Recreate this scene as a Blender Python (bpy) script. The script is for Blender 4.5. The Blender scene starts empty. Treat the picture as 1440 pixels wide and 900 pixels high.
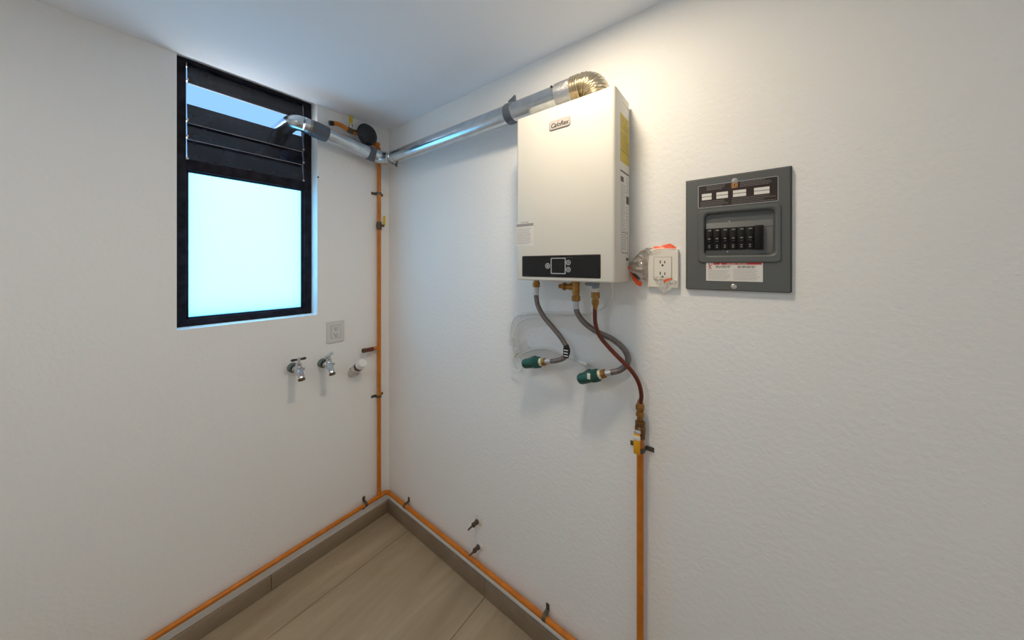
import bpy, bmesh, math, random
from mathutils import Vector, Matrix

scene = bpy.context.scene
COL = scene.collection
rnd = random.Random(7)
PI = math.pi
V = Vector
H = 2.350                      # ceiling height

# ------------------------------------------------------------------ camera
cam_data = bpy.data.cameras.new('camera')
cam = bpy.data.objects.new('camera', cam_data)
COL.objects.link(cam)
cam_data.sensor_fit = 'HORIZONTAL'
cam_data.sensor_width = 36.0
cam_data.lens = 438.7 / 1440 * 36.0
cam_data.shift_y = -76.5 / 1440
cam_data.clip_start = 0.02
cam.location = (1.787, -1.069, 1.516)
cam.rotation_euler = (PI / 2, 0, math.radians(37.535))
scene.camera = cam

# ------------------------------------------------------------------ sky and exposure
world = bpy.data.worlds.new('sky')
scene.world = world
world.use_nodes = True
wn = world.node_tree.nodes
wl = world.node_tree.links
wn.clear()
w_out = wn.new('ShaderNodeOutputWorld')
w_bg = wn.new('ShaderNodeBackground')
w_tc = wn.new('ShaderNodeTexCoord')
w_sep = wn.new('ShaderNodeSeparateXYZ')
w_map = wn.new('ShaderNodeMapRange')
w_map.inputs['From Min'].default_value = -1
w_map.inputs['From Max'].default_value = 1
w_ramp = wn.new('ShaderNodeValToRGB')
e = w_ramp.color_ramp.elements
e[0].position = 0.0;  e[0].color = (0.80, 0.83, 0.86, 1)
e[1].position = 1.0;  e[1].color = (0.028, 0.064, 0.135, 1)
k = e.new(0.49); k.color = (0.80, 0.84, 0.88, 1)
k = e.new(0.52); k.color = (0.50, 0.68, 0.88, 1)
k = e.new(0.62); k.color = (0.036, 0.072, 0.13, 1)
wl.new(w_tc.outputs['Generated'], w_sep.inputs[0])
wl.new(w_sep.outputs['Z'], w_map.inputs['Value'])
wl.new(w_map.outputs[0], w_ramp.inputs[0])
wl.new(w_ramp.outputs[0], w_bg.inputs['Color'])
wl.new(w_bg.outputs[0], w_out.inputs[0])
SKY = 8.0
w_bg.inputs['Strength'].default_value = SKY
scene.view_settings.view_transform = 'Standard'
scene.view_settings.look = 'None'
scene.view_settings.gamma = 1
scene.view_settings.use_curve_mapping = False
scene.view_settings.exposure = 0.22
scene.cycles.max_bounces = 16
scene.cycles.diffuse_bounces = 10
scene.cycles.transparent_max_bounces = 16
LAMP_POWER = 6.4
FILL_LAMP_POWER = 4.6
FILL_LAMP_COLOR = (0.90, 0.95, 1.0)
LAMP_COLOR = (1.0, 0.84, 0.63)


# ------------------------------------------------------------------ materials
def sock(n, *names):
    for s in names:
        if s in n.inputs:
            return n.inputs[s]


def mat(name, color, rough=0.5, metal=0.0, spec=0.5, noise=None, bump=None, trans=0.0, coat=0.0):
    """noise = (scale, amount, stretch) mottles the colour; bump = (scale, strength, distance)."""
    m = bpy.data.materials.new(name)
    m.use_nodes = True
    nt = m.node_tree
    b = nt.nodes['Principled BSDF']
    b.inputs['Base Color'].default_value = (*color, 1)
    b.inputs['Roughness'].default_value = rough
    b.inputs['Metallic'].default_value = metal
    b.inputs['Specular IOR Level'].default_value = spec
    if trans:
        b.inputs['Transmission Weight'].default_value = trans
    if coat:
        b.inputs['Coat Weight'].default_value = coat
        b.inputs['Coat Roughness'].default_value = 0.08
    if noise or bump:
        tc = nt.nodes.new('ShaderNodeTexCoord')
    if noise:
        mp = nt.nodes.new('ShaderNodeMapping')
        mp.inputs['Scale'].default_value = noise[2] if len(noise) > 2 else (1, 1, 1)
        nz = nt.nodes.new('ShaderNodeTexNoise')
        nz.inputs['Scale'].default_value = noise[0]
        nz.inputs['Detail'].default_value = 6
        rp = nt.nodes.new('ShaderNodeValToRGB')
        a = noise[1]
        rp.color_ramp.elements[0].position = 0.3
        rp.color_ramp.elements[1].position = 0.7
        rp.color_ramp.elements[0].color = (*[c * (1 - a) for c in color], 1)
        rp.color_ramp.elements[1].color = (*[min(1, c * (1 + a)) for c in color], 1)
        nt.links.new(tc.outputs['Object'], mp.inputs[0])
        nt.links.new(mp.outputs[0], nz.inputs['Vector'])
        nt.links.new(nz.outputs[0], rp.inputs[0])
        nt.links.new(rp.outputs[0], b.inputs['Base Color'])
    if bump:
        n2 = nt.nodes.new('ShaderNodeTexNoise')
        n2.inputs['Scale'].default_value = bump[0]
        n2.inputs['Detail'].default_value = 5
        n2.inputs['Roughness'].default_value = 0.6
        bp = nt.nodes.new('ShaderNodeBump')
        bp.inputs['Strength'].default_value = bump[1]
        bp.inputs['Distance'].default_value = bump[2]
        nt.links.new(tc.outputs['Object'], n2.inputs['Vector'])
        nt.links.new(n2.outputs[0], bp.inputs['Height'])
        nt.links.new(bp.outputs[0], b.inputs['Normal'])
    return m


def wall_material():
    m = mat('white_plaster_paint', (0.86, 0.86, 0.85), rough=0.62, spec=0.3)
    nt = m.node_tree
    b = nt.nodes['Principled BSDF']
    tc = nt.nodes.new('ShaderNodeTexCoord')
    n1 = nt.nodes.new('ShaderNodeTexNoise'); n1.inputs['Scale'].default_value = 70; n1.inputs['Detail'].default_value = 6
    n2 = nt.nodes.new('ShaderNodeTexNoise'); n2.inputs['Scale'].default_value = 4.5; n2.inputs['Detail'].default_value = 3
    vo = nt.nodes.new('ShaderNodeTexVoronoi'); vo.inputs['Scale'].default_value = 38
    mr = nt.nodes.new('ShaderNodeMapRange')
    mr.inputs['From Min'].default_value = 0.0; mr.inputs['From Max'].default_value = 0.16
    mr.inputs['To Min'].default_value = 1.0; mr.inputs['To Max'].default_value = 0.0
    a1 = nt.nodes.new('ShaderNodeMath'); a1.operation = 'MULTIPLY_ADD'; a1.inputs[1].default_value = 2.2
    a2 = nt.nodes.new('ShaderNodeMath'); a2.operation = 'MULTIPLY_ADD'; a2.inputs[1].default_value = 0.35
    bp = nt.nodes.new('ShaderNodeBump'); bp.inputs['Strength'].default_value = 0.6; bp.inputs['Distance'].default_value = 0.0022
    for n in (n1, n2, vo):
        nt.links.new(tc.outputs['Object'], n.inputs['Vector'])
    nt.links.new(vo.outputs['Distance'], mr.inputs['Value'])
    nt.links.new(n2.outputs[0], a1.inputs[0]); nt.links.new(n1.outputs[0], a1.inputs[2])
    nt.links.new(mr.outputs[0], a2.inputs[0]); nt.links.new(a1.outputs[0], a2.inputs[2])
    nt.links.new(a2.outputs[0], bp.inputs['Height'])
    nt.links.new(bp.outputs[0], b.inputs['Normal'])
    return m


def tile_material(name, dark, light, joint_axis='Y'):
    m = mat(name, light, rough=0.42, spec=0.4)
    nt = m.node_tree
    b = nt.nodes['Principled BSDF']
    geo = nt.nodes.new('ShaderNodeNewGeometry')
    mp = nt.nodes.new('ShaderNodeMapping')
    mp.inputs['Rotation'].default_value = (0, 0, math.radians(14))
    mp.inputs['Scale'].default_value = (7.5, 1.1, 7.5)
    nz = nt.nodes.new('ShaderNodeTexNoise'); nz.inputs['Scale'].default_value = 1.3; nz.inputs['Detail'].default_value = 8
    nz.inputs['Roughness'].default_value = 0.62; nz.inputs['Distortion'].default_value = 0.7
    rp = nt.nodes.new('ShaderNodeValToRGB')
    rp.color_ramp.elements[0].position = 0.28; rp.color_ramp.elements[0].color = (*dark, 1)
    rp.color_ramp.elements[1].position = 0.72; rp.color_ramp.elements[1].color = (*light, 1)
    nt.links.new(geo.outputs['Position'], mp.inputs[0]); nt.links.new(mp.outputs[0], nz.inputs['Vector'])
    nt.links.new(nz.outputs[0], rp.inputs[0]); nt.links.new(rp.outputs[0], b.inputs['Base Color'])
    bp = nt.nodes.new('ShaderNodeBump'); bp.inputs['Strength'].default_value = 0.08; bp.inputs['Distance'].default_value = 0.001
    nt.links.new(nz.outputs[0], bp.inputs['Height']); nt.links.new(bp.outputs[0], b.inputs['Normal'])
    return m


def frosted_material():
    m = bpy.data.materials.new('frosted_glass')
    m.use_nodes = True
    nt = m.node_tree
    nt.nodes.clear()
    out = nt.nodes.new('ShaderNodeOutputMaterial')
    tr = nt.nodes.new('ShaderNodeBsdfTranslucent'); tr.inputs['Color'].default_value = (0.19, 0.60, 0.92, 1)
    gl = nt.nodes.new('ShaderNodeBsdfGlossy'); gl.inputs['Roughness'].default_value = 0.35; gl.inputs['Color'].default_value = (0.9, 0.95, 1, 1)
    mx = nt.nodes.new('ShaderNodeMixShader'); mx.inputs[0].default_value = 0.05
    nt.links.new(tr.outputs[0], mx.inputs[1]); nt.links.new(gl.outputs[0], mx.inputs[2]); nt.links.new(mx.outputs[0], out.inputs[0])
    return m


def film_material(name, clear, color, rough):
    m = bpy.data.materials.new(name)
    m.use_nodes = True
    nt = m.node_tree
    nt.nodes.clear()
    out = nt.nodes.new('ShaderNodeOutputMaterial')
    tp = nt.nodes.new('ShaderNodeBsdfTransparent')
    tp.inputs['Color'].default_value = (0.97, 0.96, 0.95, 1)
    pb = nt.nodes.new('ShaderNodeBsdfPrincipled')
    pb.inputs['Base Color'].default_value = (*color, 1); pb.inputs['Roughness'].default_value = rough
    pb.inputs['Specular IOR Level'].default_value = 0.9
    mx = nt.nodes.new('ShaderNodeMixShader'); mx.inputs[0].default_value = 1 - clear
    nt.links.new(tp.outputs[0], mx.inputs[1]); nt.links.new(pb.outputs[0], mx.inputs[2]); nt.links.new(mx.outputs[0], out.inputs[0])
    return m


def braid_material():
    m = mat('steel_braid', (0.23, 0.21, 0.21), rough=0.42, metal=0.55)
    nt = m.node_tree
    b = nt.nodes['Principled BSDF']
    tc = nt.nodes.new('ShaderNodeTexCoord')
    vo = nt.nodes.new('ShaderNodeTexVoronoi'); vo.inputs['Scale'].default_value = 420
    rp = nt.nodes.new('ShaderNodeValToRGB')
    rp.color_ramp.elements[0].color = (0.34, 0.30, 0.28, 1); rp.color_ramp.elements[1].color = (0.09, 0.075, 0.07, 1)
    bp = nt.nodes.new('ShaderNodeBump'); bp.inputs['Strength'].default_value = 0.6; bp.inputs['Distance'].default_value = 0.0008
    bp.invert = True
    nt.links.new(tc.outputs['Object'], vo.inputs['Vector'])
    nt.links.new(vo.outputs['Distance'], rp.inputs[0]); nt.links.new(rp.outputs[0], b.inputs['Base Color'])
    nt.links.new(vo.outputs['Distance'], bp.inputs['Height']); nt.links.new(bp.outputs[0], b.inputs['Normal'])
    return m


M = {
    'wall': wall_material(),
    'ceiling': mat('white_ceiling_paint', (0.86, 0.89, 0.94), rough=0.8, spec=0.2, bump=(40, 0.12, 0.002)),
    'tile': tile_material('beige_stone_tile', (0.30, 0.225, 0.145), (0.45, 0.36, 0.245)),
    'skirting': tile_material('taupe_stone_tile', (0.23, 0.17, 0.115), (0.31, 0.24, 0.17)),
    'grout': mat('grout', (0.17, 0.135, 0.10), rough=0.9, bump=(90, 0.2, 0.001)),
    'frame': mat('dark_bronze_aluminium', (0.018, 0.016, 0.022), rough=0.55, spec=0.08, metal=0.0, noise=(25, 0.5)),
    'louvre': mat('smoked_louvre', (0.012, 0.013, 0.022), rough=0.12, spec=0.6, noise=(14, 0.6)),
    'louvre_edge': mat('ground_louvre_edge', (0.30, 0.30, 0.33), rough=0.4),
    'frosted': frosted_material(),
    'enamel': mat('white_enamel', (0.77, 0.74, 0.665), rough=0.32, spec=0.45, bump=(700, 0.04, 0.0004)),
    'chassis': mat('chassis_enamel', (0.62, 0.61, 0.58), rough=0.4),
    'black_glass': mat('black_glass_panel', (0.012, 0.012, 0.014), rough=0.08, spec=0.35),
    'screen': mat('dark_screen', (0.006, 0.005, 0.006), rough=0.12),
    'silver': mat('silver_trim', (0.55, 0.55, 0.57), rough=0.35, metal=0.6),
    'button': mat('printed_grey', (0.09, 0.095, 0.105), rough=0.4),
    'badge': mat('badge_plate', (0.40, 0.36, 0.33), rough=0.4),
    'badge_face': mat('badge_face', (0.52, 0.48, 0.45), rough=0.4),
    'grey_metal': mat('grey_cast_metal', (0.22, 0.25, 0.27), rough=0.4, metal=0.6),
    'ink': mat('black_ink', (0.02, 0.02, 0.022), rough=0.6),
    'ink_grey': mat('grey_ink', (0.30, 0.29, 0.29), rough=0.6),
    'ink_brown': mat('brown_ink', (0.10, 0.08, 0.07), rough=0.6),
    'ink_red': mat('red_ink', (0.55, 0.03, 0.03), rough=0.5),
    'paper': mat('white_sticker', (0.74, 0.73, 0.70), rough=0.5),
    'paper_clear': mat('pale_sticker', (0.74, 0.72, 0.69), rough=0.4),
    'yellow_label': mat('yellow_sticker', (0.60, 0.45, 0.025), rough=0.4, noise=(60, 0.12)),
    'ink_olive': mat('olive_ink', (0.30, 0.20, 0.01), rough=0.5),
    'galv': mat('galvanised_steel', (0.60, 0.64, 0.68), rough=0.24, metal=1.0, noise=(30, 0.10), bump=(22, 0.05, 0.003)),
    'sleeve': mat('aluminium_sleeve', (0.45, 0.46, 0.48), rough=0.42, metal=1.0, bump=(75, 0.9, 0.005)),
    'gold_duct': mat('corrugated_aluminium', (0.70, 0.62, 0.47), rough=0.25, metal=1.0),
    'tape': mat('grey_duct_tape', (0.085, 0.10, 0.128), rough=0.38, spec=0.5, bump=(45, 0.5, 0.004)),
    'brass': mat('brass', (0.38, 0.19, 0.055), rough=0.36, metal=0.9, noise=(90, 0.25)),
    'dark_brass': mat('tarnished_brass', (0.20, 0.10, 0.04), rough=0.38, metal=0.8, noise=(70, 0.35)),
    'braid': braid_material(),
    'copper_hose': mat('copper_brown_tube', (0.135, 0.024, 0.010), rough=0.33, metal=0.25, spec=0.6, noise=(40, 0.15)),
    'orange': mat('orange_pipe_paint', (0.58, 0.17, 0.006), rough=0.34, spec=0.5, noise=(20, 0.14)),
    'clip': mat('dark_zinc', (0.13, 0.115, 0.085), rough=0.42, metal=0.7),
    'yellow': mat('yellow_vinyl', (0.72, 0.34, 0.01), rough=0.35),
    'lime': mat('yellow_lever_vinyl', (0.66, 0.46, 0.02), rough=0.4),
    'black': mat('black_plastic', (0.010, 0.011, 0.016), rough=0.24, spec=0.5),
    'rubber': mat('black_rubber', (0.012, 0.011, 0.010), rough=0.5),
    'green': mat('green_polypropylene', (0.008, 0.075, 0.058), rough=0.42, noise=(40, 0.15)),
    'green_grey': mat('weathered_green_socket', (0.11, 0.16, 0.145), rough=0.6, noise=(60, 0.4)),
    'cream': mat('thread_seal_tape', (0.72, 0.66, 0.52), rough=0.7),
    'white_plastic': mat('white_plastic', (0.78, 0.77, 0.75), rough=0.35),
    'outlet_grey': mat('pale_grey_plastic', (0.66, 0.66, 0.65), rough=0.35),
    'ivory': mat('ivory_plastic', (0.80, 0.77, 0.70), rough=0.32),
    'chrome': mat('chrome', (0.62, 0.64, 0.67), rough=0.16, metal=1.0, bump=(55, 0.15, 0.002)),
    'dark_handle': mat('rusty_dark_handle', (0.045, 0.022, 0.014), rough=0.5, metal=0.3),
    'bronze': mat('dull_bronze', (0.12, 0.075, 0.045), rough=0.5, metal=0.5),
    'panel_grey': mat('grey_enamel', (0.105, 0.113, 0.112), rough=0.36, spec=0.5, bump=(420, 0.06, 0.0006)),
    'panel_inner': mat('grey_dead_front', (0.17, 0.175, 0.17), rough=0.4),
    'panel_edge': mat('panel_box_edge', (0.03, 0.025, 0.022), rough=0.6),
    'label_dark': mat('dark_brown_label', (0.028, 0.016, 0.013), rough=0.35),
    'breaker': mat('breaker_black', (0.006, 0.006, 0.006), rough=0.5, spec=0.25),
    'breaker_print': mat('breaker_marking', (0.20, 0.20, 0.195), rough=0.5),
    'orange_logo': mat('orange_mark', (0.65, 0.32, 0.10), rough=0.5),
    'zinc': mat('zinc_screw', (0.68, 0.67, 0.64), rough=0.25, metal=0.9),
    'film': film_material('clear_film', 0.66, (0.80, 0.78, 0.74), 0.16),
    'film_bag': film_material('clear_bag_film', 0.89, (0.82, 0.77, 0.75), 0.2),
    'film_grey': film_material('crumpled_grey_film', 0.30, (0.36, 0.31, 0.27), 0.25),
    'orange_film': mat('orange_wrapper_print', (0.85, 0.10, 0.02), rough=0.35),
    'cord': mat('pale_grey_cord', (0.74, 0.74, 0.72), rough=0.4),
    'tie': mat('yellowish_twist_tie', (0.55, 0.52, 0.25), rough=0.5),
    'band': mat('dark_blue_band', (0.015, 0.017, 0.035), rough=0.35),
    'pvc': mat('translucent_pvc', (0.66, 0.62, 0.60), rough=0.25, noise=(70, 0.25)),
    'patch': mat('rough_plaster_patch', (0.70, 0.67, 0.62), rough=0.9, bump=(70, 0.9, 0.004)),
    'stub': mat('tarnished_tube', (0.10, 0.075, 0.06), rough=0.5, metal=0.5),
    'lamp': None,
}
lamp_m = bpy.data.materials.new('lamp_lens')
lamp_m.use_nodes = True
lamp_m.node_tree.nodes['Principled BSDF'].inputs['Emission Color'].default_value = (*LAMP_COLOR, 1)
lamp_m.node_tree.nodes['Principled BSDF'].inputs['Emission Strength'].default_value = 3.0
M['lamp'] = lamp_m


# ------------------------------------------------------------------ mesh helpers
def root_loc(p):
    while p.parent is not None:
        p = p.parent
    return p.location.copy()


def obj(name, bm, m, parent=None, sharp=32, label=None, kind=None):
    """Link one bmesh as ONE mesh object; the bmesh is in world coordinates."""
    if parent is not None:
        bmesh.ops.translate(bm, vec=-root_loc(parent), verts=bm.verts)
    bmesh.ops.recalc_face_normals(bm, faces=bm.faces)
    me = bpy.data.meshes.new(name)
    bm.to_mesh(me)
    bm.free()
    me.materials.append(M[m])
    for p in me.polygons:
        p.use_smooth = True
    me.set_sharp_from_angle(angle=math.radians(sharp))
    o = bpy.data.objects.new(name, me)
    COL.objects.link(o)
    if parent is not None:
        o.parent = parent
    if label:
        o['label'] = label
    if kind:
        o['kind'] = kind
    return o


def thing(name, label, cat, loc, group=None):
    o = bpy.data.objects.new(name, None)
    COL.objects.link(o)
    o.empty_display_size = 0.05
    o.location = loc
    o['label'] = label
    o['category'] = cat
    if group:
        o['group'] = group
    return o


def struct(name, bm, m, parent=None):
    o = obj(name, bm, m, parent)
    if parent is None:
        o['kind'] = 'structure'
    return o


def box(bm, lo, hi, bev=0.0, seg=2):
    lo = V(lo); hi = V(hi)
    r = bmesh.ops.create_cube(bm, size=1.0)
    vs = r['verts']
    for v in vs:
        v.co = V(((lo.x + hi.x) / 2 + v.co.x * (hi.x - lo.x), (lo.y + hi.y) / 2 + v.co.y * (hi.y - lo.y),
                  (lo.z + hi.z) / 2 + v.co.z * (hi.z - lo.z)))
    if bev > 0:
        es = list({e for v in vs for e in v.link_edges})
        bmesh.ops.bevel(bm, geom=es, offset=bev, segments=seg, profile=0.5, affect='EDGES')
    return bm


def newbox(lo, hi, bev=0.0, seg=2):
    return box(bmesh.new(), lo, hi, bev, seg)


def spline(pts, n=10):
    """Catmull-Rom through pts."""
    P = [V(p) for p in pts]
    P = [P[0] * 2 - P[1]] + P + [P[-1] * 2 - P[-2]]
    out = []
    for i in range(1, len(P) - 2):
        a, b, c, d = P[i - 1:i + 3]
        for j in range(n):
            t = j / n
            out.append(0.5 * ((2 * b) + (c - a) * t + (2 * a - 5 * b + 4 * c - d) * t * t + (3 * b - a - 3 * c + d) * t ** 3))
    out.append(P[-2])
    return out


def arc(center, u, v, r, a0, a1, n=10):
    c = V(center); u = V(u); v = V(v)
    return [c + r * (u * math.cos(a0 + (a1 - a0) * i / n) + v * math.sin(a0 + (a1 - a0) * i / n)) for i in range(n + 1)]


def tube(bm, pts, rad, seg=14, cap=True):
    pts = [V(p) for p in pts]
    n = len(pts)
    if not isinstance(rad, (list, tuple)):
        rad = [rad] * n
    tans = []
    for i in range(n):
        a = pts[max(0, i - 1)]; b = pts[min(n - 1, i + 1)]
        t = (b - a)
        if t.length < 1e-9:
            t = tans[-1] if tans else V((0, 0, 1))
        tans.append(t.normalized())
    t0 = tans[0]
    ref = V((0, 0, 1)) if abs(t0.z) < 0.9 else V((1, 0, 0))
    nrm = t0.cross(ref).normalized()
    rings = []
    for i in range(n):
        if i:
            q = tans[i - 1].rotation_difference(tans[i])
            nrm = (q @ nrm).normalized()
        bn = tans[i].cross(nrm).normalized()
        rings.append([bm.verts.new(pts[i] + rad[i] * (nrm * math.cos(2 * PI * k / seg) + bn * math.sin(2 * PI * k / seg))) for k in range(seg)])
    for i in range(n - 1):
        for k in range(seg):
            bm.faces.new((rings[i][k], rings[i][(k + 1) % seg], rings[i + 1][(k + 1) % seg], rings[i + 1][k]))
    if cap:
        bm.faces.new(rings[0][::-1]); bm.faces.new(rings[-1])
    return bm


def newtube(pts, rad, seg=14, cap=True):
    return tube(bmesh.new(), pts, rad, seg, cap)


def lathe(bm, origin, axis, prof, seg=20):
    """prof = [(distance along axis, radius)] ; hex nuts with seg=6."""
    o = V(origin); ax = V(axis).normalized()
    return tube_profile(bm, o, ax, prof, seg)


def tube_profile(bm, o, ax, prof, seg):
    ref = V((0, 0, 1)) if abs(ax.z) < 0.9 else V((1, 0, 0))
    u = ax.cross(ref).normalized(); w = ax.cross(u).normalized()
    rings = []
    for d, r in prof:
        c = o + ax * d
        if r < 1e-6:
            rings.append([bm.verts.new(c)])
        else:
            rings.append([bm.verts.new(c + r * (u * math.cos(2 * PI * k / seg) + w * math.sin(2 * PI * k / seg))) for k in range(seg)])
    for a, b in zip(rings, rings[1:]):
        for k in range(seg):
            if len(a) == 1 and len(b) == 1:
                continue
            if len(a) == 1:
                bm.faces.new((a[0], b[(k + 1) % seg], b[k]))
            elif len(b) == 1:
                bm.faces.new((a[k], a[(k + 1) % seg], b[0]))
            else:
                bm.faces.new((a[k], a[(k + 1) % seg], b[(k + 1) % seg], b[k]))
    if len(rings[0]) > 1:
        bm.faces.new(rings[0][::-1])
    if len(rings[-1]) > 1:
        bm.faces.new(rings[-1])
    return bm


def newlathe(origin, axis, prof, seg=20):
    return lathe(bmesh.new(), origin, axis, prof, seg)


def rrect(cx, cz, w, h, r, n=5):
    pts = []
    for (sx, sz, a0) in ((1, 1, 0), (-1, 1, PI / 2), (-1, -1, PI), (1, -1, 1.5 * PI)):
        ox = cx + sx * (w / 2 - r); oz = cz + sz * (h / 2 - r)
        for i in range(n + 1):
            a = a0 + (PI / 2) * i / n
            pts.append((ox + r * math.cos(a), oz + r * math.sin(a)))
    return pts


def on_right(u, v, d):      # wall y = 0, u along +x, v up, d out of the wall
    return V((u, -d, v))


def on_left(u, v, d):       # wall x = 0, u along +y, v up
    return V((d, u, v))


def loft(bm, loops, to, close_first=True, close_last=True):
    """loops = [(list of (u, v), d)] with equal point counts; to maps (u, v, d) to the world."""
    rings = [[bm.verts.new(to(u, v, d)) for u, v in lp] for lp, d in loops]
    n = len(rings[0])
    for a, b in zip(rings, rings[1:]):
        for k in range(n):
            bm.faces.new((a[k], a[(k + 1) % n], b[(k + 1) % n], b[k]))
    if close_first:
        bm.faces.new(rings[0][::-1])
    if close_last:
        bm.faces.new(rings[-1])
    return bm


def plate(to, cu, cv, w, h, r, d0, d1, bev=0.001, n=4):
    return loft(bmesh.new(), [(rrect(cu, cv, w, h, r, n), d0), (rrect(cu, cv, w, h, r, n), d1 - bev),
                              (rrect(cu, cv, w - 2 * bev, h - 2 * bev, max(r - bev, 1e-4), n), d1)], to)


def quad_plate(bm, to, u0, v0, u1, v1, d0, d1):
    lp = [(u0, v0), (u1, v0), (u1, v1), (u0, v1)]
    return loft(bm, [(lp, d0), (lp, d1)], to)


def print_lines(to, u0, u1, v_top, rows, pitch, size, d, seed=1, gap=0.25, ragged=0.3, margin=0.0):
    """Rows of word-like dashes of flat print standing a hair proud of the sticker."""
    r = random.Random(seed)
    bm = bmesh.new()
    for i in range(rows):
        v = v_top - i * pitch
        u = u0
        end = u1 - (r.random() * ragged * (u1 - u0))
        while u < end:
            w = size * r.uniform(1.2, 4.5)
            e = min(u + w, end)
            lp = [(u, v - size * 0.5), (e, v - size * 0.5), (e, v + size * 0.35), (u, v + size * 0.35)]
            bm.faces.new([bm.verts.new(to(a, b, d)) for a, b in lp])
            u += w + size * gap * 2.5
    return bm


def text(name, body, to_rot, pos, size, m, parent, shear=0.0, extrude=0.0002, align='CENTER', squeeze=1.0, bold=0.0):
    cu = bpy.data.curves.new(name, 'FONT')
    cu.body = body
    cu.size = size
    cu.align_x = align
    cu.align_y = 'CENTER'
    cu.shear = shear
    cu.extrude = extrude
    cu.offset = bold
    cu.resolution_u = 3
    tmp = bpy.data.objects.new('lettering_source', cu)
    me = bpy.data.meshes.new_from_object(tmp)
    bpy.data.objects.remove(tmp)
    bpy.data.curves.remove(cu)
    me.materials.clear()
    me.materials.append(M[m])
    o = bpy.data.objects.new(name, me)
    COL.objects.link(o)
    o.parent = parent
    o.location = V(pos) - root_loc(parent)
    o.rotation_euler = to_rot
    o.scale = (squeeze, 1, 1)
    return o


ROT_RIGHT = (PI / 2, 0, 0)          # lettering on the heater wall
ROT_LEFT = (PI / 2, 0, PI / 2)      # lettering that faces +x


def copy_tree(o, parent=None):
    c = o.copy()
    COL.objects.link(c)
    c.parent = parent
    for ch in list(o.children):
        copy_tree(ch, c)
    return c


# ------------------------------------------------------------------ the room
XR, YB, TH = 2.70, -2.45, 0.16
W0, W1 = -0.900, -0.401          # window opening along y
SILL = 1.262
ZHEAD = 2.378                    # soffit of the window opening
FX = -0.075                      # front plane of the window frame

bm = newbox((-TH, YB - TH, -0.10), (XR + TH, TH, -0.004))
floor = struct('floor', bm, 'grout')
xs = [0.002, 0.228, 0.820, 1.412, 2.004, XR]
ys = [-0.002, -1.20, YB]
for i in range(len(xs) - 1):
    for j in range(len(ys) - 1):
        g = 0.0012
        obj('tile', newbox((xs[i] + g, ys[j + 1] + g, -0.012), (xs[i + 1] - g, ys[j] - g, 0.0), 0.0008, 1), 'tile', floor)

struct('ceiling', newbox((0.0, YB - TH, H), (XR + TH, TH, H + 0.12)), 'ceiling')
struct('wall_right', newbox((-TH, 0, -0.1), (XR + TH, TH, H)), 'wall')
bm = bmesh.new()
box(bm, (-TH, YB - TH, -0.1), (0, W0, ZHEAD))
box(bm, (-TH, W1, -0.1), (0, 0, ZHEAD))
box(bm, (-TH, W0, -0.1), (0, W1, SILL))
box(bm, (-TH, YB - TH, ZHEAD), (0, TH, H + 0.12))
struct('wall_left', bm, 'wall')
struct('wall_back', newbox((-TH, YB - TH, -0.1), (XR + TH, YB, H)), 'wall')
struct('wall_front', newbox((XR, YB - TH, -0.1), (XR + TH, 0, H)), 'wall')

# skirting of cut tiles
bm = newbox((0, -0.002, 0), (XR, 0, 0.069))
bb = struct('baseboard_right', bm, 'grout')
cuts = [0.0, 0.814, 1.414, 2.014, XR]
for a, b in zip(cuts, cuts[1:]):
    obj('tile', newbox((a + 0.0008, -0.015, 0.0), (b - 0.0008, -0.001, 0.0715), 0.0028, 2), 'skirting', bb)
bm = newbox((0, YB, 0), (0.002, -0.015, 0.069))
bb = struct('baseboard_left', bm, 'grout')
cuts = [-0.0152, -0.60, -1.20, -1.80, YB]
for a, b in zip(cuts, cuts[1:]):
    obj('tile', newbox((0.001, b + 0.0008, 0.0), (0.015, a - 0.0008, 0.0710), 0.0028, 2), 'skirting', bb)

# ------------------------------------------------------------------ window
win = bpy.data.objects.new('window_1', None)
COL.objects.link(win)
win.location = (FX, (W0 + W1) / 2, SILL)
win['kind'] = 'structure'
FB = FX - 0.045                  # back plane of the frame
SW = 0.034                       # stile width
RAIL0, RAIL1 = 1.915, 1.960
ZT = ZHEAD - 0.001
fr = obj('stile', newbox((FB, W1 - SW, SILL), (FX, W1, ZT), 0.002), 'frame', win)
obj('stile', newbox((FB, W0, SILL), (FX, W0 + SW, ZT), 0.002), 'frame', win)
obj('rail', newbox((FB, W0 + SW, SILL), (FX, W1 - SW, SILL + 0.030), 0.002), 'frame', win)
obj('rail', newbox((FB, W0 + SW, RAIL0), (FX, W1 - SW, RAIL1), 0.002), 'frame', win)
obj('rail', newbox((FB, W0 + SW, ZT - 0.014), (FX, W1 - SW, ZT), 0.002), 'frame', win)
# slimmer sash bead round the frosted pane
bead = bmesh.new()
A0, A1 = W0 + SW, W1 - SW
box(bead, (FB + 0.012, A1 - 0.008, SILL + 0.030), (FX - 0.012, A1, RAIL0))
box(bead, (FB + 0.012, A0, SILL + 0.030), (FX - 0.012, A0 + 0.008, RAIL0))
box(bead, (FB + 0.012, A0, SILL + 0.030), (FX - 0.012, A1, SILL + 0.036))
box(bead, (FB + 0.012, A0, RAIL0 - 0.006), (FX - 0.012, A1, RAIL0))
obj('glazing_bead', bead, 'frame', win)
pane_bm = bmesh.new()
pane_bm.faces.new([pane_bm.verts.new((FB + 0.020, y, z)) for y, z in ((A0 + 0.001, SILL + 0.0305), (A1 - 0.001, SILL + 0.0305), (A1 - 0.001, RAIL0 - 0.0005), (A0 + 0.001, RAIL0 - 0.0005))])
pane = obj('pane', pane_bm, 'frosted', win, label='frosted lower pane glowing with daylight')


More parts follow.
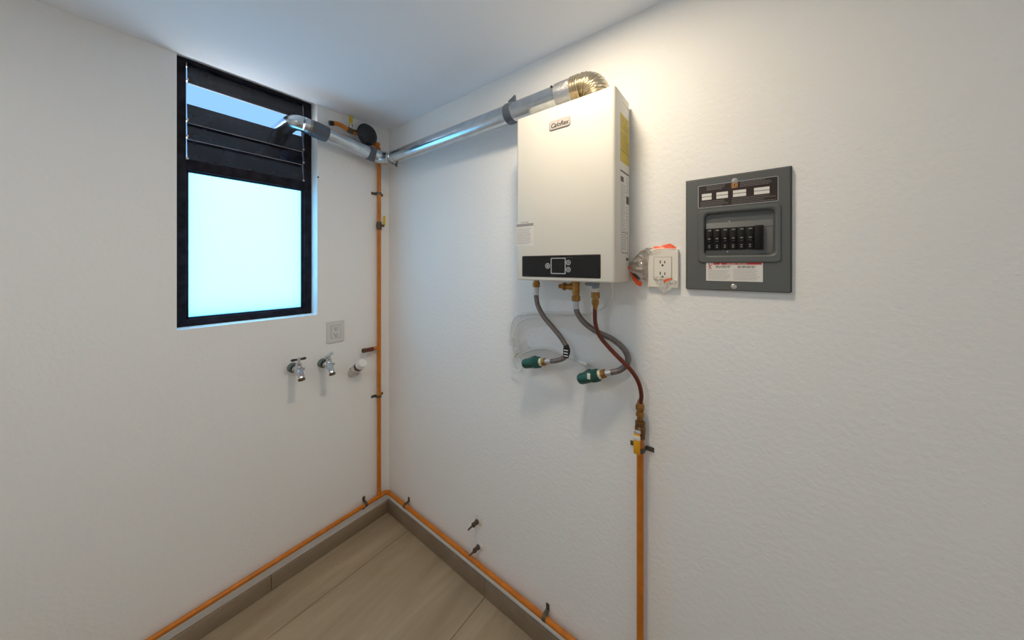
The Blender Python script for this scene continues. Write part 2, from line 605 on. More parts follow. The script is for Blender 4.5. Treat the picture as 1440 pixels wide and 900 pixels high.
def louvre(z0, z1, lean):
    """One tilted smoked slat; the room side edge hangs lower."""
    t = 0.0045
    xf, xb = FX - 0.010 + lean * 0.35, FX - 0.010 - lean
    bm = bmesh.new()
    lp = [(xf, z0), (xf + t, z0 + 0.001), (xb + t, z1), (xb, z1 - 0.001)]
    a = [bm.verts.new((x, A0 + 0.004, z)) for x, z in lp]
    b = [bm.verts.new((x, A1 - 0.004, z)) for x, z in lp]
    for i in range(4):
        bm.faces.new((a[i], a[(i + 1) % 4], b[(i + 1) % 4], b[i]))
    bm.faces.new(a[::-1]); bm.faces.new(b)
    o = obj('louvre_slat', bm, 'louvre', win)
    eg = newtube([(xf + 0.002, A0 + 0.004, z0 + 0.0003), (xf + 0.002, A1 - 0.004, z0 + 0.0003)], 0.0024, 6)
    obj('slat_edge', eg, 'louvre_edge', o)
    for yy in (A0 + 0.003, A1 - 0.003):
        obj('slat_clip', newbox((xb - 0.002, yy - 0.004, z0 + 0.008), (xf + t + 0.003, yy + 0.004, z0 + 0.016), 0.001), 'silver', o)


for z0, z1 in ((1.950, 2.050), (2.044, 2.122), (2.112, 2.196)):
    louvre(z0, z1, 0.012)
louvre(2.279, 2.368, 0.010)

# ------------------------------------------------------------------ ceiling downlight (just above the frame) and an added fill lamp
def downlight(x, y, power, color, label):
    dl = thing('ceiling_downlight', label, 'lamp', (x, y, H), 'ceiling downlights')
    obj('trim_ring', newlathe((x, y, H - 0.001), (0, 0, -1), [(0, 0.100), (0.004, 0.100), (0.006, 0.095), (0.006, 0.082), (0.002, 0.081)], 32), 'white_plastic', dl)
    obj('lens', newlathe((x, y, H - 0.0025), (0, 0, -1), [(0, 0.080), (0.001, 0.080)], 32), 'lamp', dl)
    sp = bpy.data.lights.new('downlight_beam', 'AREA')
    sp.shape = 'DISK'
    sp.size = 0.15
    sp.energy = power
    sp.color = color
    so = bpy.data.objects.new('downlight_beam', sp)
    COL.objects.link(so)
    so.parent = dl
    so.location = (0, 0, -0.012)


downlight(1.38, -0.46, LAMP_POWER, LAMP_COLOR, 'round white recessed downlight in ceiling above the water heater')
downlight(1.10, -1.75, FILL_LAMP_POWER, FILL_LAMP_COLOR, 'added unseen ceiling downlight giving fill light from behind the camera')  # added unseen lamp, put in only to brighten the room from behind

# ------------------------------------------------------------------ water heater
HX0, HX1, HZ0, HZ1, HD = 1.101, 1.466, 1.464, 2.051, 0.15
wh = thing('water_heater', 'white wall-mounted tankless gas water heater with black control panel', 'water heater', (1.283, -0.002, HZ0))
obj('chassis', newbox((HX0 + 0.004, -0.030, HZ0 + 0.004), (HX1 - 0.003, -0.001, HZ1 - 0.010), 0.002), 'chassis', wh)
bm = bmesh.new()
box(bm, (HX0, -HD, HZ0), (HX1, -0.016, HZ1))
ve = [e for e in bm.edges if abs(e.verts[0].co.x - e.verts[1].co.x) < 1e-6 and abs(e.verts[0].co.y - e.verts[1].co.y) < 1e-6 and e.verts[0].co.y < -0.1]
bmesh.ops.bevel(bm, geom=ve, offset=0.010, segments=4, profile=0.5, affect='EDGES')
be = [e for e in bm.edges if e.verts[0].co.z < HZ0 + 1e-5 and e.verts[1].co.z < HZ0 + 1e-5]
bmesh.ops.bevel(bm, geom=be, offset=0.005, segments=3, profile=0.5, affect='EDGES')
obj('cover', bm, 'enamel', wh, sharp=40)
# pressed line round the side wall and the screw on the lower left flank
seam = bmesh.new()
tube(seam, spline([(HX1 + 0.0002, -0.085, 2.028), (HX1 + 0.0002, -0.030, 2.028), (HX1 + 0.0002, -0.022, 2.018), (HX1 + 0.0002, -0.022, 1.985)], 5), 0.0008, 6)
obj('pressed_seam', seam, 'chassis', wh)
obj('flank_screw', newlathe((HX0 + 0.001, -0.125, 1.515), (-1, 0, 0), [(0, 0.005), (0.003, 0.004), (0.004, 0)], 10), 'silver', wh)
# control panel
DF = HD + 0.0002
cp = obj('control_panel', plate(on_right, 1.275, 1.5135, 0.290, 0.070, 0.003, HD - 0.001, HD + 0.0015, 0.0006), 'black_glass', wh)
obj('panel_rim', loft(bmesh.new(), [(rrect(1.275, 1.5135, 0.294, 0.074, 0.004), HD - 0.001), (rrect(1.275, 1.5135, 0.294, 0.074, 0.004), HD + 0.0009), (rrect(1.275, 1.5135, 0.290, 0.070, 0.003), HD + 0.0009), (rrect(1.275, 1.5135, 0.290, 0.070, 0.003), HD - 0.0005)], on_right, False, False), 'dark_handle', wh)
sc = obj('display', plate(on_right, 1.276, 1.515, 0.049, 0.047, 0.002, HD + 0.001, HD + 0.0022, 0.0004), 'screen', wh)
obj('display_bezel', loft(bmesh.new(), [(rrect(1.276, 1.515, 0.056, 0.054, 0.004), HD + 0.001), (rrect(1.276, 1.515, 0.056, 0.054, 0.004), HD + 0.0026), (rrect(1.276, 1.515, 0.050, 0.048, 0.003), HD + 0.0026), (rrect(1.276, 1.515, 0.050, 0.048, 0.003), HD + 0.001)], on_right, False, False), 'silver', sc)


def ring_button(u, v, r, parent):
    b = obj('button', newlathe(on_right(u, v, HD + 0.001), (0, -1, 0), [(0, r), (0.0012, r), (0.0016, r * 0.92), (0.0016, 0)], 20), 'button', parent)
    rg = loft(bmesh.new(), [([(u + r * math.cos(a), v + r * math.sin(a)) for a in [2 * PI * k / 20 for k in range(20)]], HD + 0.0029),
                            ([(u + r * .74 * math.cos(a), v + r * .74 * math.sin(a)) for a in [2 * PI * k / 20 for k in range(20)]], HD + 0.0029)], on_right, False, False)
    obj('button_ring', rg, 'silver', b)
    return b


b1 = ring_button(1.236, 1.515, 0.0095, cp)
obj('power_symbol', quad_plate(newlathe(on_right(1.236, 1.5145, HD + 0.0012), (0, -1, 0), [(0, 0.0035), (0.0018, 0.0035)], 16), on_right, 1.2355, 1.515, 1.2365, 1.522, HD + 0.001, HD + 0.0031), 'silver', b1)
for v, s in ((1.526, 1), (1.503, -1)):
    bb_ = ring_button(1.314, v, 0.0085, cp)
    bm = bmesh.new()
    f = [on_right(1.314 - 0.0035, v - s * 0.002, HD + 0.0031), on_right(1.314 + 0.0035, v - s * 0.002, HD + 0.0031), on_right(1.314, v + s * 0.0035, HD + 0.0031)]
    bm.faces.new([bm.verts.new(p) for p in f])
    obj('arrow_symbol', bm, 'silver', bb_)
obj('print', print_lines(on_right, 1.304, 1.330, 1.5425, 1, 0.004, 0.0018, HD + 0.0019, 4), 'button', cp)
# maker's badge with its lettering
bd = obj('badge', plate(on_right, 1.281, 1.9875, 0.080, 0.031, 0.008, HD - 0.001, HD + 0.003, 0.001), 'badge', wh, label='small silver grey badge with dark script')
obj('badge_face', plate(on_right, 1.281, 1.9875, 0.074, 0.025, 0.006, HD + 0.002, HD + 0.0032, 0.0002), 'badge_face', bd)
text('lettering', 'CaloRex', ROT_RIGHT, on_right(1.281, 1.9855, HD + 0.0036), 0.0205, 'ink', bd, shear=0.28, squeeze=0.92, bold=0.0003)
bm = bmesh.new()
lathe(bm, on_right(1.2775, 1.9975, HD + 0.0032), (0, -1, 0), [(0, 0.0016), (0.0006, 0.0012), (0.0008, 0)], 10)
obj('flame_mark', bm, 'ink_red', bd)
# sticker on the lower left of the front
st = obj('front_sticker', plate(on_right, 1.139, 1.628, 0.074, 0.082, 0.001, HD - 0.0005, HD + 0.0004, 0.0001), 'paper_clear', wh, label='pale printed sticker with dark bar')
obj('sticker_bar', newbox((1.102, -HD - 0.0007, 1.6570), (1.1762, -HD - 0.0002, 1.6670)), 'ink_grey', st)
obj('print', print_lines(on_right, 1.122, 1.156, 1.6715, 1, 0.005, 0.0030, HD + 0.0006, 8, ragged=0.05), 'ink_grey', wh)
obj('print', print_lines(on_right, 1.106, 1.172, 1.648, 10, 0.0058, 0.0017, HD + 0.0008, 3, ragged=0.25), 'ink_grey', st)
# right flank stickers


def on_flank(u, v, d):
    return V((HX1 + d, u, v))


yl = obj('yellow_label', plate(on_flank, -0.062, 1.915, 0.084, 0.150, 0.001, -0.0005, 0.0004, 0.0001), 'yellow_label', wh, label='yellow energy sticker on the right flank')
pl = print_lines(on_flank, -0.098, -0.026, 1.980, 5, 0.0085, 0.003, 0.0006, 11)
obj('print', pl, 'ink_olive', yl)
obj('print', print_lines(on_flank, -0.098, -0.026, 1.930, 8, 0.0068, 0.0020, 0.0006, 12), 'ink_olive', yl)
obj('label_bar', quad_plate(bmesh.new(), on_flank, -0.103, 1.874, -0.021, 1.8765, 0.0003, 0.0007), 'ink_olive', yl)
sl = obj('spec_label', plate(on_flank, -0.062, 1.682, 0.084, 0.262, 0.001, -0.0005, 0.0004, 0.0001), 'paper', wh, label='tall white printed sticker on the right flank')
for u0, v0, u1, v1 in ((-0.103, 1.8085, -0.021, 1.8135), (-0.101, 1.778, -0.074, 1.794), (-0.048, 1.715, -0.021, 1.740)):
    obj('label_bar', quad_plate(bmesh.new(), on_flank, u0, v0, u1, v1, 0.0003, 0.0007), 'ink_brown', sl)
obj('print', print_lines(on_flank, -0.101, -0.052, 1.768, 22, 0.0068, 0.0020, 0.0006, 21, ragged=0.4), 'ink_grey', sl)
obj('print', print_lines(on_flank, -0.047, -0.023, 1.798, 7, 0.0075, 0.0022, 0.0006, 22), 'ink_grey', sl)
obj('print', print_lines(on_flank, -0.047, -0.023, 1.705, 9, 0.010, 0.0025, 0.0006, 23, ragged=0.6), 'ink_grey', sl)
bm = loft(bmesh.new(), [(rrect(-0.062, 1.588, 0.062, 0.066, 0.002), 0.0006), (rrect(-0.062, 1.588, 0.058, 0.062, 0.002), 0.0006)], on_flank, False, False)
obj('print_box', bm, 'ink_brown', sl)
obj('print', print_lines(on_flank, -0.088, -0.036, 1.612, 7, 0.0072, 0.0025, 0.0006, 24), 'ink_grey', sl)
obj('print', quad_plate(bmesh.new(), on_flank, -0.048, 1.532, -0.026, 1.541, -0.0003, 0.0005), 'ink_brown', wh)
# flue collar on the roof
obj('flue_collar', newlathe((1.383, -0.080, HZ1 - 0.001), (0, 0, 1), [(0, 0.062), (0.004, 0.062), (0.005, 0.044), (0.018, 0.041)], 32), 'silver', wh)
# fittings under the base
dpt = 0.075
nut = obj('hot_water_fitting', newlathe((1.140, -dpt, HZ0 + 0.002), (0, 0, -1), [(0, 0.011), (0.012, 0.011), (0.012, 0.0125), (0.014, 0.0125)], 16), 'brass', wh)
obj('fitting_flange', newbox((1.118, -dpt - 0.010, HZ0 - 0.004), (1.164, -dpt + 0.010, HZ0 + 0.002), 0.001), 'bronze', wh)
bm = bmesh.new()
lathe(bm, (1.303, -dpt, HZ0 + 0.002), (0, 0, -1), [(0, 0.016), (0.008, 0.016), (0.009, 0.013), (0.050, 0.013), (0.051, 0.011), (0.060, 0.011)], 18)
lathe(bm, (1.303, -dpt, HZ0 - 0.022), (-1, 0, 0), [(0, 0.012), (0.022, 0.0125), (0.024, 0.010), (0.040, 0.010), (0.041, 0.014), (0.048, 0.014), (0.050, 0.008), (0.060, 0.008), (0.062, 0.0065)], 18)
obj('cold_water_valve', bm, 'brass', wh, label='brass tee with filter plug')
obj('valve_knob', newlathe((1.303 - 0.058, -dpt, HZ0 - 0.022), (-1, 0, 0), [(0, 0.0085), (0.006, 0.0085), (0.008, 0.006)], 6), 'brass', wh)
bm = bmesh.new()
lathe(bm, (1.374, -dpt, HZ0 + 0.002), (0, 0, -1), [(0, 0.014), (0.014, 0.014), (0.016, 0.012), (0.024, 0.012)], 18)
box(bm, (1.345, -dpt - 0.006, HZ0 - 0.016), (1.366, -dpt + 0.006, HZ0 + 0.002), 0.001)
lathe(bm, (1.347, -dpt, HZ0 - 0.010), (-1, 0, 0), [(0, 0.005), (0.008, 0.005)], 8)
obj('gas_inlet', bm, 'grey_metal', wh)

# ------------------------------------------------------------------ flue duct
FYR, FZR, FR = -0.080, 2.1255, 0.0365
fx = 0.073
fl = thing('flue_duct', 'galvanised exhaust duct from heater top along both walls out through louvres', 'duct', (0.9, -0.005, FZR))
elb = [(1.383, FYR, 2.056), (1.383, FYR, 2.064)] + [tuple(p) for p in arc((1.383 - 0.056, FYR, 2.0695), (1, 0, 0), (0, 0, 1), 0.056, 0, PI / 2, 60)] + [(1.318, FYR, FZR), (1.296, FYR, FZR)]
# finely resampled and pleated
L_ = [V(elb[0])]
for a, b in zip(elb, elb[1:]):
    a = V(a); b = V(b); n = max(1, int((b - a).length / 0.0011))
    L_ += [a.lerp(b, (i + 1) / n) for i in range(n)]
acc = 0; rr = []
for i, p in enumerate(L_):
    if i:
        acc += (p - L_[i - 1]).length
    rr.append(0.0398 + 0.0036 * math.sin(2 * PI * acc / 0.0092))
obj('corrugated_elbow', newtube(L_, rr, 40), 'gold_duct', fl, sharp=80, label='golden corrugated flexible elbow')
sx = [1.300, 1.299, 1.291, 1.283, 1.273, 1.263, 1.251, 1.236, 1.235]
sr = [0.0395, 0.0408, 0.0402, 0.0409, 0.0401, 0.0408, 0.0400, 0.0402, 0.0368]
obj('tape_sleeve', newtube([(x, FYR, FZR) for x in sx], sr, 32), 'sleeve', fl, label='crinkled aluminium tape sleeve')
obj('pipe', newtube([(1.262, FYR, FZR), (0.70, FYR, FZR), (0.185, FYR, FZR)], FR, 40), 'galv', fl)
obj('pipe_screw', newlathe((1.225, FYR - 0.028, FZR + 0.023), (0, -0.77, 0.63), [(0, 0.004), (0.004, 0.004), (0.005, 0)], 8), 'ink', fl)
obj('pipe_bead', newtube([(0.188 + 0.006 * math.sin(t), FYR, FZR) for t in [0, 0.5, 1.0, 1.57]] , [FR + 0.001, FR + 0.003, FR + 0.004, FR + 0.002], 40), 'galv', fl)
obj('pipe_bead', newtube([(0.176, FYR, FZR), (0.172, FYR, FZR), (0.168, FYR, FZR)], [FR + 0.001, FR + 0.004, FR + 0.001], 40), 'galv', fl)
# tape hanger half way
tp = obj('tape_band', newtube([(1.043, FYR, FZR), (1.041, FYR, FZR), (1.020, FYR, FZR), (1.008, FYR, FZR), (1.006, FYR, FZR)], [FR + 0.0004, FR + 0.003, FR + 0.0042, FR + 0.003, FR + 0.0004], 36), 'tape', fl, label='dark grey tape wrapped round the duct beside heater')
bm = bmesh.new()
cs = [(1.006, 0.030), (1.014, 0.052), (1.030, 0.058), (1.044, 0.066), (1.046, 0.038), (1.024, 0.032)]
lo_ = [bm.verts.new((u, FYR - 0.006, FZR + w)) for u, w in cs]
hi_ = [bm.verts.new((u, FYR + 0.004, FZR + w)) for u, w in cs]
for i in range(len(cs)):
    bm.faces.new((lo_[i], lo_[(i + 1) % len(cs)], hi_[(i + 1) % len(cs)], hi_[i]))
bm.faces.new(lo_[::-1]); bm.faces.new(hi_)
obj('tape_flap', bm, 'tape', tp)
# corner elbow, left run rising to the window
LD = V((0, -0.32, 0.044)).normalized()
LA = V((fx, -0.150, 2.1505))


def lp(y):
    t = (y - LA.y) / LD.y
    return LA + LD * t


CE = [(0.180, FYR, FZR), (0.160, FYR, FZR + 0.001), (0.126, FYR - 0.004, FZR + 0.006), (0.096, FYR - 0.019, FZR + 0.013), (0.079, FYR - 0.042, FZR + 0.020), lp(-0.152)]
obj('corner_elbow', newtube(spline(CE, 8), FR + 0.0005, 36), 'galv', fl)
obj('pipe', newtube([lp(-0.150), lp(-0.30), lp(-0.470)], FR, 36), 'galv', fl)
obj('tape_band', newtube([lp(-0.128), lp(-0.131), lp(-0.150), lp(-0.172), lp(-0.175)], [FR, FR + 0.0022, FR + 0.003, FR + 0.0022, FR], 36), 'tape', fl, label='grey tape band by the corner')
obj('tape_band', newtube([lp(-0.382), lp(-0.385), lp(-0.42), lp(-0.455), lp(-0.458)], [FR, FR + 0.0022, FR + 0.003, FR + 0.0022, FR], 36), 'tape', fl, label='grey tape band by the window jamb')
e0 = lp(-0.490)
obj('pipe_end', newtube([lp(-0.445), lp(-0.47), e0], FR, 36), 'galv', fl)
ee = [e0 + V((0, 0.002, 0)), e0 + V((-0.007, -0.016, 0.002)), e0 + V((-0.024, -0.030, 0.003)), e0 + V((-0.050, -0.036, 0.003)), e0 + V((-0.10, -0.037, 0.003)), e0 + V((-0.24, -0.037, 0.003))]
obj('outlet_elbow', newtube(spline(ee, 6), [FR - 0.001] * 31, 36, False), 'galv', fl)
# pipe hanger under the corner
bm = newtube([(0.206, FYR, FZR) , (0.220, FYR, FZR)], FR + 0.0012, 36)
obj('hanger_band', bm, 'galv', fl)
bm = newbox((0.208, FYR - 0.004, FZR - FR - 0.020), (0.219, FYR + 0.003, FZR - FR + 0.002), 0.001)
hg = obj('hanger_tab', bm, 'clip', fl)
obj('hanger_screw', newlathe((0.2135, FYR - 0.004, FZR - FR - 0.012), (0, -1, 0), [(0, 0.006), (0.005, 0.005), (0.006, 0)], 8), 'clip', hg)

# ------------------------------------------------------------------ orange gas line
GR = 0.0108
gd = 0.024
RZ = 0.140
RY = -0.076                     # left riser
RX = 1.503                      # right riser
gp = thing('gas_pipe', 'orange-painted copper gas pipe along both walls with risers and valves', 'pipe', (gd, -0.05, RZ))
obj('riser', newtube([(gd, RY, RZ), (gd, RY, 1.0), (gd, RY, 1.735)], GR, 16), 'orange', gp)
obj('riser', newtube([(gd, RY, 1.775), (gd, RY, 2.0), (gd, RY, 2.205)] + [tuple(p) for p in arc((gd, RY - 0.022, 2.205), (0, 1, 0), (0, 0, 1), 0.022, 0, PI / 2, 6)] + [(gd + 0.012, RY - 0.04, 2.229)], GR, 16), 'orange', gp)
obj('riser', newtube([(RX, -gd, RZ), (RX, -gd, 0.5), (RX, -gd, 0.972)], GR, 16), 'orange', gp)
obj('pipe', newtube([(gd, -2.20, RZ - 0.012), (gd, -1.0, RZ - 0.008), (gd, -0.045, RZ)], GR, 16), 'orange', gp)
obj('pipe', newtube([(0.045, -gd, RZ), (0.9, -gd, RZ - 0.001), (RX, -gd, RZ - 0.004)], GR, 16), 'orange', gp)
obj('elbow', newtube([tuple(p) for p in arc((gd + 0.024, -gd - 0.024, RZ), (-1, 0, 0), (0, 1, 0), 0.024, -0.1, PI / 2 + 0.1, 8)], GR + 0.0022, 16), 'orange', gp)
obj('elbow', newlathe((RX, -gd, RZ - 0.016), (0, 0, 1), [(0, 0.012), (0.004, 0.0135), (0.036, 0.0135), (0.038, 0.0115)], 16), 'orange', gp)
bm = newlathe((gd, RY, RZ - 0.008), (0, 0, 1), [(0, 0.0128), (0.034, 0.0128), (0.036, 0.011)], 16)
lathe(bm, (gd, RY - 0.028, RZ), (0, 1, 0), [(0, 0.0128), (0.056, 0.0128)], 16)
obj('tee', bm, 'orange', gp)


def clip(p, along, out, m='clip', r=GR):
    """Two-ear strap over the pipe: along = pipe direction, out = away from the wall."""
    p = V(p); along = V(along).normalized(); out = V(out).normalized()
    side = along.cross(out).normalized()
    w = 0.0075; t = 0.0016
    path = [(-0.037, -gd + 0.0015), (-r - 0.004, -gd + 0.0015), (-r - 0.0015, -gd + 0.006)]
    for i in range(9):
        a = PI - PI * i / 8
        path.append(((r + 0.001) * math.cos(a), (r + 0.001) * math.sin(a)))
    path += [(r + 0.0015, -gd + 0.006), (r + 0.004, -gd + 0.0015), (0.037, -gd + 0.0015)]
    bm = bmesh.new()
    rows = []
    for i, (s, o_) in enumerate(path):
        a = path[max(0, i - 1)]; b = path[min(len(path) - 1, i + 1)]
        tx, ty = b[0] - a[0], b[1] - a[1]
        l = math.hypot(tx, ty); nx, ny = -ty / l, tx / l
        q = []
        for (da, dn) in ((-w, 0), (w, 0), (w, t), (-w, t)):
            q.append(bm.verts.new(p + side * (s + nx * dn) + out * (o_ + ny * dn) + along * da))
        rows.append(q)
    for a, b in zip(rows, rows[1:]):
        for k in range(4):
            bm.faces.new((a[k], a[(k + 1) % 4], b[(k + 1) % 4], b[k]))
    bm.faces.new(rows[0][::-1]); bm.faces.new(rows[-1])
    c = obj('pipe_clip', bm, m, gp)
    for s in (-0.025, 0.025):
        obj('screw', newlathe(p + side * s + out * (-gd + 0.003), out, [(0, 0.0052), (0.003, 0.0045), (0.0045, 0)], 8), m, c)
    return c


clip((gd, RY, 1.945), (0, 0, 1), (1, 0, 0))
clip((gd, RY, 0.738), (0, 0, 1), (1, 0, 0))
clip((gd, -0.158, RZ), (0, 1, 0), (1, 0, 0))
clip((0.215, -gd, RZ), (1, 0, 0), (0, -1, 0))
clip((1.146, -gd, RZ), (1, 0, 0), (0, -1, 0))
clip((RX, -gd, 0.926), (0, 0, 1), (0, -1, 0))
# ball valve on the left riser
v = obj('shutoff_valve', newlathe((gd, RY, 1.728), (0, 0, 1), [(0, 0.0125), (0.010, 0.0135), (0.012, 0.0155), (0.038, 0.0155), (0.040, 0.0135), (0.050, 0.0125)], 14), 'bronze', gp, label='bronze ball valve with a yellow lever')
obj('valve_stem', newlathe((gd + 0.012, RY + 0.004, 1.753), (1, 0.6, 0), [(0, 0.006), (0.014, 0.006), (0.015, 0.008), (0.019, 0.008), (0.020, 0)], 8), 'bronze', v)
obj('valve_lever', newbox((gd + 0.020, RY + 0.013, 1.756), (gd + 0.026, RY + 0.026, 1.812), 0.002), 'lime', v)
# capped branch
br = obj('branch', newtube([(gd, RY, 1.026), (gd, RY - 0.030, 1.028), (gd + 0.006, RY - 0.05, 1.028)], GR * 0.9, 14), 'orange', gp)
br2 = obj('branch_stub', newtube([(gd + 0.004, RY - 0.042, 1.0275), (gd + 0.012, RY - 0.075, 1.031), (gd + 0.018, RY - 0.102, 1.034)], [0.0125, 0.0118, 0.011], 14), 'copper_hose', gp, label='bare brown branch stub with a capped end')
obj('stub_cap', newlathe((gd + 0.016, RY - 0.094, 1.033), (0.16, -1, 0.05), [(0, 0.0128), (0.012, 0.0128), (0.015, 0.010), (0.015, 0)], 14), 'bronze', br2)
# regulator under the ceiling
rx, ry_, rz_ = 0.056, -0.168, 2.257
rg = obj('pressure_regulator', newlathe((rx - 0.020, ry_, rz_), (1, 0.05, -0.03), [(0, 0.022), (0.006, 0.030), (0.014, 0.054), (0.020, 0.057), (0.027, 0.057), (0.029, 0.053), (0.036, 0.046), (0.039, 0.030), (0.041, 0.0)], 36), 'black', gp, label='round black gas regulator')
obj('regulator_rim', newlathe((rx + 0.001, ry_, rz_), (1, 0.05, -0.03), [(0, 0.0572), (0.002, 0.0592), (0.006, 0.0592), (0.008, 0.0572)], 36), 'black', rg)
obj('regulator_inlet', newlathe((gd + 0.014, ry_ + 0.045, rz_ - 0.022), (0.0, 1, -0.16), [(0, 0.012), (0.022, 0.012), (0.024, 0.014), (0.040, 0.014)], 6), 'orange', rg)
obj('regulator_outlet', newlathe((gd + 0.016, ry_ - 0.040, rz_), (0, -1, 0), [(0, 0.012), (0.014, 0.014), (0.026, 0.014), (0.028, 0.011)], 6), 'bronze', rg)
obj('pipe', newtube(spline([(gd + 0.016, ry_ - 0.052, 2.252), (gd + 0.016, ry_ - 0.085, 2.254), (gd + 0.014, ry_ - 0.115, 2.266), (gd + 0.012, ry_ - 0.150, 2.272), (gd + 0.014, ry_ - 0.180, 2.263)], 5), 0.0118, 14), 'orange', gp)
obj('pipe_cap', newlathe((gd + 0.014, ry_ - 0.172, 2.2655), (0.06, -1, -0.28), [(0, 0.0125), (0.018, 0.0125), (0.021, 0.009), (0.021, 0)], 14), 'rubber', gp)
v2 = obj('regulator_valve', newlathe((gd + 0.016, ry_ - 0.100, 2.260), (0, 1, -0.22), [(0, 0.013), (0.004, 0.0150), (0.028, 0.0150), (0.032, 0.013)], 12), 'bronze', gp)
obj('valve_stem', newlathe((gd + 0.018, ry_ - 0.082, 2.265), (0.05, 0.1, 1), [(0, 0.006), (0.022, 0.006), (0.022, 0.009), (0.026, 0.009)], 8), 'zinc', v2)
obj('valve_lever', newbox((gd + 0.015, ry_ - 0.090, 2.286), (gd + 0.021, ry_ - 0.072, 2.340), 0.002), 'lime', v2)
# valve at the head of the right riser
rv = newlathe((RX, -gd, 0.962), (0, 0, 1), [(0, 0.012), (0.002, 0.0155), (0.014, 0.0155), (0.016, 0.0135), (0.020, 0.0165), (0.036, 0.0165), (0.040, 0.0130), (0.042, 0.0155), (0.053, 0.0155), (0.055, 0.0105), (0.060, 0.0105)], 12)
rvo = obj('shutoff_valve', rv, 'dark_brass', gp, label='brass valve with a yellow lever at the hose')
obj('valve_nut', newlathe((RX, -gd - 0.014, 0.992), (0, -1, 0), [(0, 0.008), (0.012, 0.008), (0.012, 0.010), (0.018, 0.010), (0.020, 0.005)], 6), 'zinc', rvo)
lv = bmesh.new()
box(lv, (RX - 0.011, -gd - 0.036, 0.926), (RX + 0.009, -gd - 0.030, 0.988), 0.002)
obj('valve_lever', lv, 'yellow', rvo)
obj('lever_tip', newbox((RX - 0.0115, -gd - 0.0368, 0.970), (RX + 0.0095, -gd - 0.0295, 0.984), 0.0015), 'paper', rvo)
obj('union_nut', newlathe((RX, -gd, 1.020), (0, 0, 1), [(0, 0.0095), (0.012, 0.0095), (0.014, 0.0135), (0.022, 0.0135), (0.024, 0.0110), (0.032, 0.0110)], 6), 'brass', gp)

# ------------------------------------------------------------------ gas hose
gh = thing('gas_hose', 'thin red-brown gas tube curving from heater base down to orange pipe', 'hose', (1.44, -0.05, 1.06))
gpts = [(1.372, -dpt, 1.402), (1.372, -dpt, 1.36), (1.373, -0.072, 1.321), (1.385, -0.068, 1.284), (1.413, -0.064, 1.250), (1.451, -0.062, 1.216), (1.485, -0.058, 1.185), (1.505, -0.048, 1.148), (1.510, -0.036, 1.105), (RX, -0.026, 1.070)]
obj('tube', newtube(spline(gpts, 10), 0.0068, 14), 'copper_hose', gh)
obj('thread_tape', newlathe((1.374, -dpt, 1.4405), (0, 0, -1), [(0, 0.0118), (0.001, 0.0125), (0.012, 0.0125), (0.013, 0.0118)], 18), 'paper', gh, label='white thread tape')
obj('nut', newlathe((1.374, -dpt, 1.4285), (0, 0, -1), [(0, 0.0128), (0.001, 0.0142), (0.021, 0.0142), (0.022, 0.0125)], 6), 'brass', gh)
obj('ferrule', newlathe((1.3735, -dpt, 1.408), (0, 0, -1), [(0, 0.0105), (0.006, 0.0105), (0.006, 0.0128), (0.018, 0.0128), (0.030, 0.0085), (0.038, 0.0072)], 8), 'brass', gh)
obj('nut', newlathe((RX, -0.0245, 1.052), (0.02, -0.08, 1), [(0, 0.0120), (0.003, 0.0140), (0.016, 0.0140), (0.026, 0.0090), (0.034, 0.0075)], 6), 'brass', gh)

# ------------------------------------------------------------------ braided water hoses
h1 = thing('water_hose', 'grey braided water hose with black tag on the left under heater', 'hose', (1.19, -0.05, 1.15), 'braided hoses under the heater')
p1 = [(1.140, -dpt, 1.428), (1.139, -dpt, 1.405), (1.146, -0.074, 1.365), (1.170, -0.070, 1.325), (1.204, -0.066, 1.290), (1.240, -0.062, 1.252), (1.262, -0.060, 1.215), (1.252, -0.058, 1.186), (1.222, -0.056, 1.168), (1.190, -0.056, 1.158), (1.166, -0.056, 1.152)]
s1 = spline(p1, 10)
obj('braid', newtube(s1, 0.0092, 16), 'braid', h1)
obj('nut', newlathe((1.140, -dpt, HZ0 - 0.010), (0, 0, -1), [(0, 0.0125), (0.002, 0.0140), (0.018, 0.0140), (0.020, 0.0110)], 6), 'brass', h1)
obj('ferrule', newtube([(1.140, -dpt, 1.434), (1.139, -dpt, 1.405)], 0.0102, 16), 'silver', h1)
obj('ferrule', newtube([s1[-1], s1[-12]], 0.0102, 16), 'silver', h1)
tg = obj('tag', newtube(s1[56:69], [0.0102] * 13, 16), 'black', h1, label='black printed tag wrapped on the hose')
bm = bmesh.new()
box(bm, (1.252, -0.0725, 1.188), (1.274, -0.0715, 1.222))
obj('tag_flap', bm, 'black', tg)
obj('print', print_lines(on_right, 1.255, 1.272, 1.215, 3, 0.010, 0.0045, 0.0727, 5, ragged=0.1), 'paper', tg)
def tracers(path, r, step, parent):
    bm = bmesh.new()
    rr3 = random.Random(len(path))
    for i in range(8, len(path) - 12, step):
        p = path[i]; t = (path[i + 1] - p).normalized()
        u = t.cross(V((0, 1, 0))).normalized()
        a = rr3.uniform(-0.9, 0.9)
        nrm = (u * math.sin(a) + V((0, -1, 0)) * math.cos(a)).normalized()
        w = nrm.cross(t).normalized()
        c = p + nrm * r
        tube(bm, [c - t * 0.002 - w * 0.0016, c + t * 0.002 + w * 0.0016], 0.0008, 5)
    obj('tracer_thread', bm, 'ink', parent, kind='stuff')


tracers(s1, 0.0092, 5, h1)
A1v = V((1.166 - 1.048, 0.004, 1.152 - 1.121)).normalized()
obj('nut', newlathe(V((1.166, -0.056, 1.152)) + A1v * 0.004, -A1v, [(0, 0.0105), (0.002, 0.0145), (0.018, 0.0145), (0.020, 0.0135)], 6), 'brass', h1)

